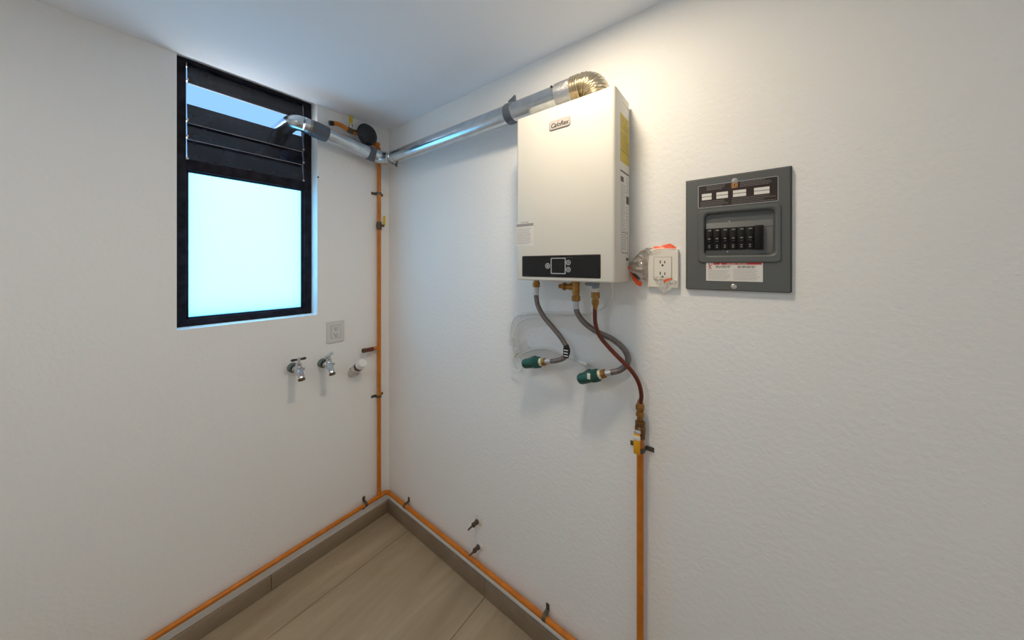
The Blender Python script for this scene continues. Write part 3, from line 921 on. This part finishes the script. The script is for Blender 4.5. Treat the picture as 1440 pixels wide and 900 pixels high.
h2 = thing('water_hose', 'grey braided water hose hanging from brass tee, crossing behind the gas tube', 'hose', (1.40, -0.04, 1.16), 'braided hoses under the heater')
p2 = [(1.303, -dpt, 1.392), (1.303, -0.074, 1.370), (1.310, -0.070, 1.345), (1.334, -0.064, 1.316), (1.372, -0.056, 1.292), (1.418, -0.038, 1.270), (1.455, -0.032, 1.240), (1.468, -0.033, 1.206), (1.448, -0.040, 1.176), (1.420, -0.050, 1.163), (1.398, -0.054, 1.156)]
s2 = spline(p2, 10)
obj('braid', newtube(s2, 0.0096, 16), 'braid', h2)
obj('nut', newlathe((1.303, -dpt, 1.412), (0, 0, -1), [(0, 0.0125), (0.002, 0.0148), (0.018, 0.0148), (0.020, 0.0115)], 6), 'brass', h2)
obj('ferrule', newtube([(1.303, -dpt, 1.396), (1.303, -0.074, 1.366)], 0.0105, 16), 'silver', h2)
obj('ferrule', newtube([s2[-1], s2[-10]], 0.0105, 16), 'silver', h2)
tracers(s2, 0.0096, 5, h2)
A2v = V((0.100, 0.002, 0.043)).normalized()
obj('nut', newlathe(V((1.398, -0.054, 1.156)) + A2v * 0.004, -A2v, [(0, 0.0110), (0.002, 0.0152), (0.018, 0.0152), (0.020, 0.0135)], 6), 'brass', h2)


def green_elbow(tip, ax, label):
    """Green wall elbow: one leg into the wall, one towards the hose nut."""
    tip = V(tip); ax = V(ax).normalized()
    g = thing('pipe_elbow', label, 'pipe fitting', (tip - ax * 0.06).to_tuple()[:1] + (0.0,) + ((tip - ax * 0.06).z,), 'green pipe elbows in the wall')
    back = -ax
    obj('seal_ring', newlathe(tip + ax * 0.006, back, [(0, 0.0135), (0.001, 0.0150), (0.009, 0.0150), (0.010, 0.013)], 20), 'cream', g)
    col = obj('collar', newlathe(tip - ax * 0.003, back, [(0, 0.015), (0.001, 0.0195), (0.030, 0.0200), (0.032, 0.0175)], 24), 'green', g)
    ribs = bmesh.new()
    ref = V((0, 0, 1)); u = ax.cross(ref).normalized(); w = ax.cross(u).normalized()
    for k in range(20):
        a = 2 * PI * k / 20
        c = tip + (u * math.cos(a) + w * math.sin(a)) * 0.0196
        tube(ribs, [c - ax * 0.006, c - ax * 0.030], 0.0016, 6)
    obj('grip_rib', ribs, 'green', col, kind='stuff')
    ctr = tip - ax * 0.064
    body = newlathe(tip - ax * 0.033, back, [(0, 0.0165), (0.010, 0.0190), (0.040, 0.0190), (0.048, 0.0155), (0.053, 0.0088), (0.055, 0.0)], 24)
    lathe(body, ctr, V((0, 1, 0)), [(0, 0.0175), (-ctr.y, 0.0175)], 20)
    obj('body', body, 'green', g)
    return g


green_elbow(V((1.166, -0.056, 1.152)) - A1v * 0.018, A1v, 'dark green plastic pipe elbow at the end of the left braided hose')
g2 = green_elbow(V((1.398, -0.054, 1.156)) - A2v * 0.018, A2v, 'dark green plastic pipe elbow at the lower right braided hose')
obj('tag', newbox((1.345, -0.0765, 1.132), (1.356, -0.0740, 1.152), 0.0005), 'paper', g2, label='small white tag')

# ------------------------------------------------------------------ power cord in a clear bag
pc = thing('power_cord', 'thin pale grey power cord looped and tied on wall below heater', 'cord', (1.1, -0.003, 1.1))
cpts = [(1.430, -0.085, 1.466), (1.428, -0.070, 1.440), (1.415, -0.045, 1.405), (1.385, -0.022, 1.372), (1.340, -0.014, 1.350), (1.290, -0.012, 1.337), (1.220, -0.012, 1.330), (1.140, -0.012, 1.326), (1.060, -0.012, 1.318), (1.000, -0.013, 1.300), (0.975, -0.015, 1.262), (0.972, -0.016, 1.215), (0.982, -0.016, 1.170), (0.997, -0.017, 1.138), (1.008, -0.02, 1.112)]
obj('cable', newtube(spline(cpts, 8), 0.0030, 8), 'cord', pc)
loops = [
    [(0.997, -0.019, 1.140), (0.992, -0.020, 1.190), (1.000, -0.021, 1.245), (1.030, -0.021, 1.285), (1.080, -0.020, 1.306), (1.150, -0.018, 1.316)],
    [(0.998, -0.022, 1.138), (0.984, -0.023, 1.180), (0.990, -0.024, 1.212), (1.008, -0.024, 1.205), (1.012, -0.024, 1.170), (1.000, -0.022, 1.138)],
    [(0.998, -0.018, 1.138), (0.985, -0.02, 1.112), (0.986, -0.021, 1.090), (1.002, -0.021, 1.076), (1.024, -0.021, 1.078), (1.036, -0.021, 1.098), (1.028, -0.020, 1.122), (1.000, -0.018, 1.138)],
    [(0.999, -0.02, 1.137), (1.015, -0.018, 1.140), (1.045, -0.013, 1.156), (1.09, -0.011, 1.176), (1.150, -0.010, 1.186), (1.195, -0.011, 1.178), (1.235, -0.014, 1.170), (1.290, -0.018, 1.165)],
]
for lpnts in loops:
    obj('cable', newtube(spline(lpnts, 8), 0.0028, 8), 'cord', pc)
obj('tie', newlathe((0.999, -0.014, 1.132), (0, 0, 1), [(0, 0.008), (0.002, 0.0095), (0.009, 0.0095), (0.011, 0.008)], 12), 'tie', pc, label='yellowish twist tie')
pa = V((0.045, -0.004, -0.004)).normalized()
obj('plug', newlathe((1.285, -0.019, 1.166), pa, [(0, 0.004), (0.010, 0.0055), (0.014, 0.008), (0.034, 0.0085), (0.038, 0.006)], 12), 'white_plastic', pc)
for s in (-0.003, 0.003):
    obj('plug_pin', newbox((1.318, -0.0245, 1.1620 + s), (1.338, -0.0225, 1.1640 + s)), 'silver', pc)


def ribbon(path, widths, n_across, wob, seed, outdir, name, m, parent):
    r = random.Random(seed)
    path = spline(path, 6)
    bm = bmesh.new()
    rows = []
    for i, p in enumerate(path):
        a = path[max(0, i - 1)]; b = path[min(len(path) - 1, i + 1)]
        t = (b - a).normalized()
        s = t.cross(V(outdir)).normalized()
        f = i / (len(path) - 1) * (len(widths) - 1)
        k0 = min(int(f), len(widths) - 2)
        w = widths[k0] + (widths[k0 + 1] - widths[k0]) * (f - k0)
        rows.append([bm.verts.new(p + s * (w * (j / (n_across - 1) - 0.5) + r.uniform(-1, 1) * wob * 0.4) + V(outdir) * r.uniform(-wob, wob)) for j in range(n_across)])
    for a, b in zip(rows, rows[1:]):
        for j in range(n_across - 1):
            bm.faces.new((a[j], a[j + 1], b[j + 1], b[j]))
    return obj(name, bm, m, parent, sharp=180)


bg = thing('plastic_bag', 'crumpled clear plastic bag wrapped round the looped cord behind hoses', 'bag', (1.15, -0.003, 1.1))
ribbon([(0.990, -0.024, 1.175), (1.000, -0.025, 1.245), (1.050, -0.024, 1.290), (1.130, -0.022, 1.305), (1.220, -0.022, 1.312), (1.300, -0.022, 1.305), (1.350, -0.022, 1.290)], [0.05, 0.075, 0.070, 0.060, 0.062, 0.085, 0.05], 7, 0.006, 31, (0, -1, 0), 'film', 'film_bag', bg)
ribbon([(1.030, -0.020, 1.195), (1.060, -0.020, 1.160), (1.110, -0.019, 1.165), (1.170, -0.018, 1.180), (1.220, -0.018, 1.165)], [0.05, 0.06, 0.045, 0.04, 0.03], 6, 0.006, 32, (0, -1, 0), 'film', 'film_bag', bg)

# ------------------------------------------------------------------ outlets
def outlet(to, cu, cv, pw, ph, iw, ih, plate_m, insert_m, label, deep=0.008):
    base = to(cu, cv, 0.0)
    t = thing('wall_outlet', label, 'outlet', base)
    obj('cover_plate', plate(to, cu, cv, pw, ph, 0.003, 0.0, deep, 0.002), plate_m, t)
    fr_ = loft(bmesh.new(), [(rrect(cu, cv, iw + 0.003, ih + 0.003, 0.002), deep - 0.001), (rrect(cu, cv, iw + 0.003, ih + 0.003, 0.002), deep + 0.0002), (rrect(cu, cv, iw, ih, 0.002), deep + 0.0002), (rrect(cu, cv, iw, ih, 0.002), deep - 0.001)], to, False, False)
    obj('insert_gap', fr_, 'ink_grey', t)
    ins = obj('receptacle', plate(to, cu, cv, iw, ih, 0.002, deep - 0.001, deep + 0.0018, 0.0006), insert_m, t)
    for s in (1, -1):
        c = cv + s * ih * 0.255
        sz = ih / 0.068
        for du, hh in ((-0.0063, 0.0092), (0.0063, 0.0078)):
            bm = quad_plate(bmesh.new(), to, cu + du * sz - 0.0014 * sz, c - 0.002 * sz, cu + du * sz + 0.0014 * sz, c - 0.002 * sz + hh * sz, deep, deep + 0.0021)
            obj('slot', bm, 'ink', ins)
        lp_ = [(cu + 0.0031 * sz * math.cos(a), c - 0.0078 * sz + 0.0031 * sz * math.sin(a)) for a in [2 * PI * k / 12 for k in range(12)]]
        obj('slot', loft(bmesh.new(), [(lp_, deep), (lp_, deep + 0.0021)], to), 'ink', ins)
    return t


outlet(on_left, -0.3135, 1.1595, 0.089, 0.114, 0.047, 0.066, 'outlet_grey', 'outlet_grey', 'pale grey double outlet on window wall above the taps')
outlet(on_right, 1.567, 1.507, 0.088, 0.120, 0.050, 0.070, 'ivory', 'ivory', 'ivory double outlet beside the breaker panel, half unwrapped', deep=0.012)

# torn wrapper round the right outlet
wr = thing('plastic_wrapper', 'torn clear plastic wrapper with orange print round the ivory outlet', 'wrapper', (1.52, -0.013, 1.50))


def sheet(outline, d, wob, seed, name, m, parent, div=5):
    """Crumpled film between two edges given as two polylines of equal length."""
    r = random.Random(seed)
    A, B = outline
    bm = bmesh.new()
    rows = []
    n = (len(A) - 1) * 4 + 1

    def sample(Lst, f):
        k = min(int(f), len(Lst) - 2)
        a, b = Lst[k], Lst[k + 1]
        return [a[i] + (b[i] - a[i]) * (f - k) for i in range(len(a))]
    for i in range(n):
        f = i / (n - 1) * (len(A) - 1)
        a, b = sample(A, f), sample(B, f)
        row = []
        for j in range(div + 1):
            g = j / div
            u = a[0] + (b[0] - a[0]) * g + r.uniform(-1, 1) * wob * 0.3
            v_ = a[1] + (b[1] - a[1]) * g + r.uniform(-1, 1) * wob * 0.3
            dd = d[0] + (d[1] - d[0]) * g + r.uniform(-1, 1) * wob
            row.append(bm.verts.new(on_right(u, v_, max(dd, 0.002))))
        rows.append(row)
    for a, b in zip(rows, rows[1:]):
        for j in range(div):
            bm.faces.new((a[j], a[j + 1], b[j + 1], b[j]))
    return obj(name, bm, m, parent, sharp=14 if wob > 0.003 else 180)


sheet(([(1.540, 1.572), (1.524, 1.560), (1.522, 1.520), (1.522, 1.480), (1.522, 1.468)],
       [(1.522, 1.572), (1.492, 1.548), (1.468, 1.520), (1.484, 1.490), (1.508, 1.464)]), (0.014, 0.030), 0.005, 41, 'film', 'film_grey', wr, 6)
sheet(([(1.505, 1.556), (1.497, 1.535), (1.502, 1.512)], [(1.518, 1.548), (1.512, 1.530), (1.514, 1.508)]), (0.030, 0.030), 0.006, 45, 'film_fold', 'film', wr, 4)
sheet(([(1.545, 1.475), (1.552, 1.450), (1.572, 1.432), (1.594, 1.446), (1.607, 1.462)],
       [(1.540, 1.482), (1.560, 1.482), (1.578, 1.482), (1.594, 1.478), (1.607, 1.474)]), (0.016, 0.017), 0.004, 42, 'film', 'film', wr, 5)
sheet(([(1.527, 1.562), (1.545, 1.566), (1.566, 1.566)], [(1.527, 1.553), (1.545, 1.553), (1.562, 1.560)]), (0.0145, 0.0145), 0.0015, 43, 'film', 'film', wr, 3)
sheet(([(1.540, 1.576), (1.570, 1.580), (1.588, 1.584), (1.606, 1.570)], [(1.540, 1.569), (1.570, 1.570), (1.588, 1.569), (1.603, 1.568)]), (0.010, 0.014), 0.001, 44, 'orange_print', 'orange_film', wr, 3)
sheet(([(1.462, 1.516), (1.474, 1.512), (1.482, 1.504)], [(1.464, 1.508), (1.470, 1.505), (1.478, 1.499)]), (0.028, 0.030), 0.001, 46, 'orange_print', 'orange_film', wr, 2)
sheet(([(1.474, 1.498), (1.486, 1.484), (1.500, 1.468), (1.511, 1.461)], [(1.472, 1.495), (1.478, 1.472), (1.490, 1.456), (1.504, 1.448)]), (0.026, 0.024), 0.001, 47, 'orange_print', 'orange_film', wr, 3)
sheet(([(1.571, 1.470), (1.582, 1.476), (1.596, 1.478)], [(1.572, 1.463), (1.582, 1.469), (1.594, 1.475)]), (0.019, 0.019), 0.001, 48, 'orange_print', 'orange_film', wr, 2)
bs = sheet(([(1.483, 1.495), (1.496, 1.485), (1.506, 1.473)], [(1.480, 1.489), (1.490, 1.478), (1.501, 1.467)]), (0.031, 0.031), 0.0005, 49, 'printed_strip', 'ink', wr, 2)

# ------------------------------------------------------------------ breaker panel
PX0, PX1, PZ0, PZ1 = 1.632, 1.866, 1.446, 1.768
pcx, pcz = (PX0 + PX1) / 2, (PZ0 + PZ1) / 2
bp_ = thing('breaker_panel', 'grey metal breaker panel with black breakers mounted on white wall', 'breaker panel', (pcx, -0.001, PZ0))
obj('box_edge', newbox((PX0 - 0.0025, -0.0032, PZ0 + 0.001), (PX1 + 0.0025, 0.0, PZ1 + 0.003), 0.001), 'panel_edge', bp_)
W_, H_ = PX1 - PX0, PZ1 - PZ0
ex, ez, ew, eh = 1.7548, 1.6000, 0.187, 0.153        # pressed surround
qx, qz, qw, qh = 1.7570, 1.6045, 0.156, 0.119         # recess
obj('cover', loft(bmesh.new(), [
    (rrect(pcx, pcz, W_, H_, 0.003), 0.002), (rrect(pcx, pcz, W_, H_, 0.003), 0.0095), (rrect(pcx, pcz, W_ - 0.005, H_ - 0.005, 0.003), 0.0115),
    (rrect(ex, ez, ew, eh, 0.010), 0.0115), (rrect(ex, ez, ew - 0.006, eh - 0.006, 0.009), 0.0155),
    (rrect(qx, qz, qw + 0.010, qh + 0.010, 0.014), 0.0155), (rrect(qx, qz, qw + 0.003, qh + 0.003, 0.013), 0.0135), (rrect(qx, qz, qw - 0.004, qh - 0.004, 0.010), 0.0035)], on_right, False, True), 'panel_grey', bp_, sharp=12)
df = obj('dead_front', newbox((qx - qw / 2 + 0.003, -0.0052, qz - qh / 2 + 0.003), (qx + qw / 2 - 0.003, -0.0030, qz + qh / 2 - 0.026), 0.0006), 'panel_inner', bp_)
obj('screw', newlathe((1.738, -0.005, 1.640), (0, -1, 0), [(0, 0.0022), (0.001, 0.002), (0.0014, 0)], 8), 'zinc', df)
obj('screw', newlathe((1.733, -0.005, 1.5555), (0, -1, 0), [(0, 0.0022), (0.001, 0.002), (0.0014, 0)], 8), 'zinc', df)
obj('seam', newbox((1.812, -0.0056, 1.6195), (1.832, -0.005, 1.6205)), 'ink', df)
# breakers: one built, five copied part by part
bx0, bxw = 1.6815, 0.0186
bz0, bz1 = 1.560, 1.622
brk = newbox((bx0 + 0.0003, -0.0125, bz0), (bx0 + bxw - 0.0003, -0.004, bz1), 0.0008)
b0 = obj('breaker', brk, 'breaker', bp_)
tg_ = bmesh.new()
box(tg_, (bx0 + 0.0045, -0.0185, 1.588), (bx0 + bxw - 0.0045, -0.012, 1.601), 0.001)
box(tg_, (bx0 + 0.003, -0.0138, 1.582), (bx0 + bxw - 0.003, -0.012, 1.612), 0.0006)
t0_ = obj('switch_lever', tg_, 'breaker', b0)
for u0, v0, u1, v1, d0, d1 in ((0.006, 1.6145, 0.005, 1.6180, 0.0120, 0.0128), (0.006, 1.5905, 0.006, 1.5935, 0.018, 0.0188), (0.006, 1.5845, 0.006, 1.5860, 0.013, 0.0141), (0.0065, 1.5660, 0.0075, 1.5690, 0.012, 0.0128), (0.0065, 1.5715, 0.0075, 1.5745, 0.012, 0.0128)):
    obj('marking', quad_plate(bmesh.new(), on_right, bx0 + u0, v0, bx0 + bxw - u1, v1, d0, d1), 'breaker_print', b0)
for i in range(1, 6):
    c = copy_tree(b0, bp_)
    c.location.x += i * bxw
obj('filler_plate', newbox((1.7932, -0.0155, 1.558), (1.8115, -0.004, 1.6235), 0.0012), 'breaker', bp_)
obj('filler_plate_ridge', newbox((1.7975, -0.0165, 1.562), (1.8072, -0.015, 1.6195), 0.0006), 'breaker', bp_)
# rating label
rl = obj('rating_label', plate(on_right, 1.752, 1.7155, 0.179, 0.065, 0.004, 0.0113, 0.0119, 0.0001), 'label_dark', bp_, label='dark brown rating label with white fields')
obj('label_border', loft(bmesh.new(), [(rrect(1.752, 1.7155, 0.179, 0.065, 0.004), 0.0121), (rrect(1.752, 1.7155, 0.1765, 0.0625, 0.003), 0.0121)], on_right, False, False), 'silver', rl)
for i, u in enumerate((1.683, 1.7185, 1.757, 1.803)):
    wd = (0.024, 0.027, 0.029, 0.032)[i]
    fm = bmesh.new()
    quad_plate(fm, on_right, u - 0.011, 1.7155, u - 0.011 + wd, 1.7235, 0.0118, 0.0123)
    quad_plate(fm, on_right, u - 0.011, 1.7055, u - 0.011 + wd, 1.7140, 0.0118, 0.0123)
    obj('white_field', fm, 'paper', rl)
for args in ((1.684, 1.736, 1.7430, 3, 0.0045, 0.0014, 61), (1.762, 1.836, 1.7440, 4, 0.0040, 0.0013, 62), (1.668, 1.735, 1.7005, 4, 0.0045, 0.0013, 63), (1.743, 1.838, 1.7015, 4, 0.0045, 0.0012, 64)):
    u0, u1, vt, rows, pit, siz, sd = args
    obj('print', print_lines(on_right, u0, u1, vt, rows, pit, siz, 0.0122, sd), 'ink_grey', rl)
lg = obj('emblem', loft(bmesh.new(), [(rrect(1.7495, 1.7375, 0.0135, 0.0135, 0.001), 0.0118), (rrect(1.7495, 1.7375, 0.0135, 0.0135, 0.001), 0.0125), (rrect(1.7495, 1.7375, 0.0110, 0.0110, 0.0008), 0.0125), (rrect(1.7495, 1.7375, 0.0110, 0.0110, 0.0008), 0.0119)], on_right, False, False), 'orange_logo', rl, label='orange square emblem with letter D')
text('lettering', 'D', ROT_RIGHT, on_right(1.7495, 1.7375, 0.0123), 0.0125, 'orange_logo', lg, bold=0.0004)
# danger label
dg = obj('danger_label', plate(on_right, 1.7465, 1.4985, 0.128, 0.052, 0.001, 0.0112, 0.0119, 0.0001), 'paper', bp_, label='white warning label with a red bar')
rb = obj('red_bar', newbox((1.7005, -0.0123, 1.5185), (1.8085, -0.0117, 1.5235)), 'ink_red', dg)
text('lettering', 'DANGER / PELIGRO', ROT_RIGHT, on_right(1.7540, 1.5209, 0.0125), 0.0052, 'paper', dg)
bm = bmesh.new()
f = [on_right(1.7145, 1.5193, 0.0125), on_right(1.7195, 1.5193, 0.0125), on_right(1.7170, 1.5230, 0.0125)]
bm.faces.new([bm.verts.new(p) for p in f])
obj('warning_triangle', bm, 'paper', dg)
fig = bmesh.new()       # red pictogram of a struck figure
for a, b in (((1.6905, 1.5185), (1.6925, 1.5115)), ((1.6925, 1.5115), (1.6960, 1.5055)), ((1.6925, 1.5115), (1.6890, 1.5055)), ((1.6915, 1.5150), (1.6970, 1.5165)), ((1.6915, 1.5150), (1.6870, 1.5120)), ((1.6985, 1.5215), (1.6955, 1.5185))):
    tube(fig, [on_right(*a, 0.0121), on_right(*b, 0.0121)], 0.0009, 6)
lathe(fig, on_right(1.6900, 1.5202, 0.0118), (0, -1, 0), [(0, 0.0018), (0.0006, 0.0018)], 10)
obj('pictogram', fig, 'ink_red', dg)
obj('print', print_lines(on_right, 1.706, 1.741, 1.5145, 2, 0.0038, 0.0024, 0.0121, 71, ragged=0.1), 'ink_brown', dg)
obj('print', print_lines(on_right, 1.756, 1.796, 1.5145, 2, 0.0038, 0.0024, 0.0121, 72, ragged=0.1), 'ink_brown', dg)
obj('print', print_lines(on_right, 1.688, 1.740, 1.5020, 7, 0.0040, 0.0012, 0.0121, 73, ragged=0.2), 'ink_grey', dg)
obj('print', print_lines(on_right, 1.747, 1.806, 1.5055, 8, 0.0040, 0.0012, 0.0121, 74, ragged=0.2), 'ink_grey', dg)
for (u, vv) in ((1.7495, 1.7500), (1.7475, 1.4580)):
    s_ = obj('cover_screw', newlathe(on_right(u, vv, 0.0110), (0, -1, 0), [(0, 0.0078), (0.0015, 0.0074), (0.0035, 0.0050), (0.0042, 0)], 16), 'zinc', bp_)
    obj('screw_slot', newbox((u - 0.004, -0.0157, vv - 0.0007), (u + 0.004, -0.0146, vv + 0.0007)), 'ink_grey', s_)

# ------------------------------------------------------------------ taps
def tap(y, z, label, handle_m, hdir, hlen, group='washing taps on the window wall'):
    t = thing('water_tap', label, 'tap', (0, y, z), group)
    o = V((0, y, z))
    q = 0.010
    obj('wall_socket', newlathe(o, (1, 0, 0), [(0, 0.023), (0.004, 0.0235), (0.022, 0.0225), (0.026, 0.019), (0.026, 0)], 20), 'green_grey', t, label='weathered green socket in the wall')
    obj('tail_thread', newlathe(o + V((0.020, 0, 0)), (1, 0, 0), [(0, 0.0175), (0.020, 0.0175), (0.027, 0.0150)], 16), 'rubber', t)
    b = bmesh.new()
    lathe(b, o + V((0.034 + q, 0, 0)), (1, 0, 0.02), [(0, 0.0125), (0.002, 0.0160), (0.010, 0.0160), (0.012, 0.0125), (0.024, 0.0135), (0.034, 0.0175), (0.046, 0.0175), (0.056, 0.0115), (0.058, 0)], 18)
    lathe(b, o + V((0.072 + q, 0, 0.004)), (0, 0, 1), [(0, 0.0140), (0.016, 0.0140), (0.018, 0.0125), (0.026, 0.0110)], 18)
    obj('body', b, 'chrome', t)
    sp_ = spline([o + V((0.074 + q, 0, -0.002)), o + V((0.090 + q, 0, -0.010)), o + V((0.103 + q, 0, -0.021)), o + V((0.112 + q, 0, -0.034))], 5)
    obj('spout', newtube(sp_, [0.0145] * 6 + [0.0125] * 10, 18), 'chrome', t)
    obj('spout_thread', newlathe(o + V((0.1085 + q, 0, -0.029)), (0.5, 0, -0.866), [(0, 0.0130), (0.002, 0.0145), (0.008, 0.0145), (0.010, 0.0125), (0.010, 0.0085), (0.004, 0.0085)], 18), 'bronze', t)
    obj('bonnet_nut', newlathe(o + V((0.072 + q, 0, 0.024)), (0, 0, 1), [(0, 0.0125), (0.002, 0.0138), (0.009, 0.0138), (0.011, 0.009)], 6), 'chrome', t)
    obj('stem', newlathe(o + V((0.072 + q, 0, 0.032)), (0, 0, 1), [(0, 0.007), (0.014, 0.006), (0.016, 0.0085), (0.026, 0.0085), (0.030, 0.005), (0.031, 0)], 14), 'chrome', t)
    obj('side_screw', newlathe(o + V((0.082 + q, 0.012, 0.008)), (0.45, 1, 0.1), [(0, 0.006), (0.006, 0.006), (0.006, 0.0075), (0.010, 0.0075), (0.011, 0)], 10), 'chrome', t)
    c = o + V((0.072 + q, 0, 0.054))
    d = V(hdir).normalized() * hlen
    obj('handle', newtube([c - d, c - d * 0.82, c - d * 0.3, c + d * 0.3, c + d * 0.82, c + d], [r * (1.4 if handle_m == 'chrome' else 1.0) for r in (0.0030, 0.0064, 0.0050, 0.0050, 0.0064, 0.0030)], 12), handle_m, t)
    return t


tap(-0.512, 1.017, 'chrome garden tap with dark rusty handle, left of the pair', 'dark_handle', (0.12, 1, 0.0), 0.031)
tap(-0.378, 1.006, 'chrome garden tap with chrome handle, below the grey outlet', 'chrome', (-0.25, 0.75, 0.32), 0.023)

# white capped drain stub
ds = thing('drain_pipe', 'short white capped drain stub in wall beside the two taps', 'pipe', (0, -0.222, 0.905))
o = V((0, -0.222, 0.912)); ax = V((0.095, 0.012, 0.072)).normalized()
obj('sleeve', newlathe(o - ax * 0.015, ax, [(0, 0.021), (0.02, 0.0225), (0.045, 0.0215), (0.062, 0.0225), (0.094, 0.0225)], 24), 'pvc', ds)
obj('band', newlathe(o + ax * 0.066, ax, [(0, 0.0235), (0.001, 0.0252), (0.019, 0.0252), (0.020, 0.0235)], 28), 'band', ds, label='dark blue band')
obj('cap', newlathe(o + ax * 0.083, ax, [(0, 0.0225), (0.001, 0.0248), (0.030, 0.0248), (0.036, 0.0220), (0.037, 0)], 28), 'white_plastic', ds)
rr_ = random.Random(5)
cr = bmesh.new()
rings_ = []
for i in range(6):
    c = o + V((0.001, 0, -0.002)) + ax * (0.008 * i)
    u = ax.cross(V((0, 0, 1))).normalized(); w = ax.cross(u).normalized()
    rings_.append([cr.verts.new(c + (u * math.cos(2 * PI * k / 14) + w * math.sin(2 * PI * k / 14)) * rr_.uniform(0.024, 0.031)) for k in range(14)])
for a, b in zip(rings_, rings_[1:]):
    for k in range(14):
        cr.faces.new((a[k], a[(k + 1) % 14], b[(k + 1) % 14], b[k]))
for vv in cr.verts:
    vv.co.x = max(vv.co.x, 0.0008)
obj('torn_wrap', cr, 'film', ds, sharp=180)

# ------------------------------------------------------------------ two capped tube stubs low on the heater wall
def stub(x, z, r, label):
    t = thing('tube_stub', label, 'pipe', (x, 0, z), 'capped tube stubs in the heater wall')
    rr2 = random.Random(int(x * 1000))
    n = 16
    lpA = [(x + 0.004 + math.cos(2 * PI * k / n) * r * rr2.uniform(0.9, 1.3), z + 0.004 + math.sin(2 * PI * k / n) * r * rr2.uniform(0.9, 1.3)) for k in range(n)]
    lpB = [(x + 0.002 + (u - x) * 0.62, z + (v_ - z) * 0.62) for u, v_ in lpA]
    obj('plaster_patch', loft(bmesh.new(), [(lpA, 0.0), (lpB, 0.006)], on_right), 'patch', t)
    ax = V((-0.004, -0.05, -0.004)).normalized()
    o = V((x, -0.003, z))
    obj('tube', newlathe(o, ax, [(0, 0.0105), (0.012, 0.0105), (0.014, 0.0085), (0.024, 0.0085)], 14), 'stub', t)
    obj('nut', newlathe(o + ax * 0.020, ax, [(0, 0.0090), (0.001, 0.0105), (0.011, 0.0105), (0.012, 0.008)], 6), 'bronze', t)
    obj('tip', newlathe(o + ax * 0.030, ax, [(0, 0.0050), (0.010, 0.0042), (0.030, 0.0032), (0.031, 0)], 10), 'stub', t)


stub(0.765, 0.314, 0.024, 'upper of two short dark capped tube stubs low on the wall')
stub(0.773, 0.200, 0.018, 'lower of two short dark capped tube stubs, just above orange pipe')

# nail by the window jamb
nl = obj('nail', newlathe((0, -0.402 + 0.004, 1.975), (1, 0, 0), [(0, 0.0035), (0.003, 0.0045), (0.005, 0)], 8), 'ink')
nl['label'] = 'tiny dark nail head in wall beside the upper window jamb'
nl['category'] = 'nail'
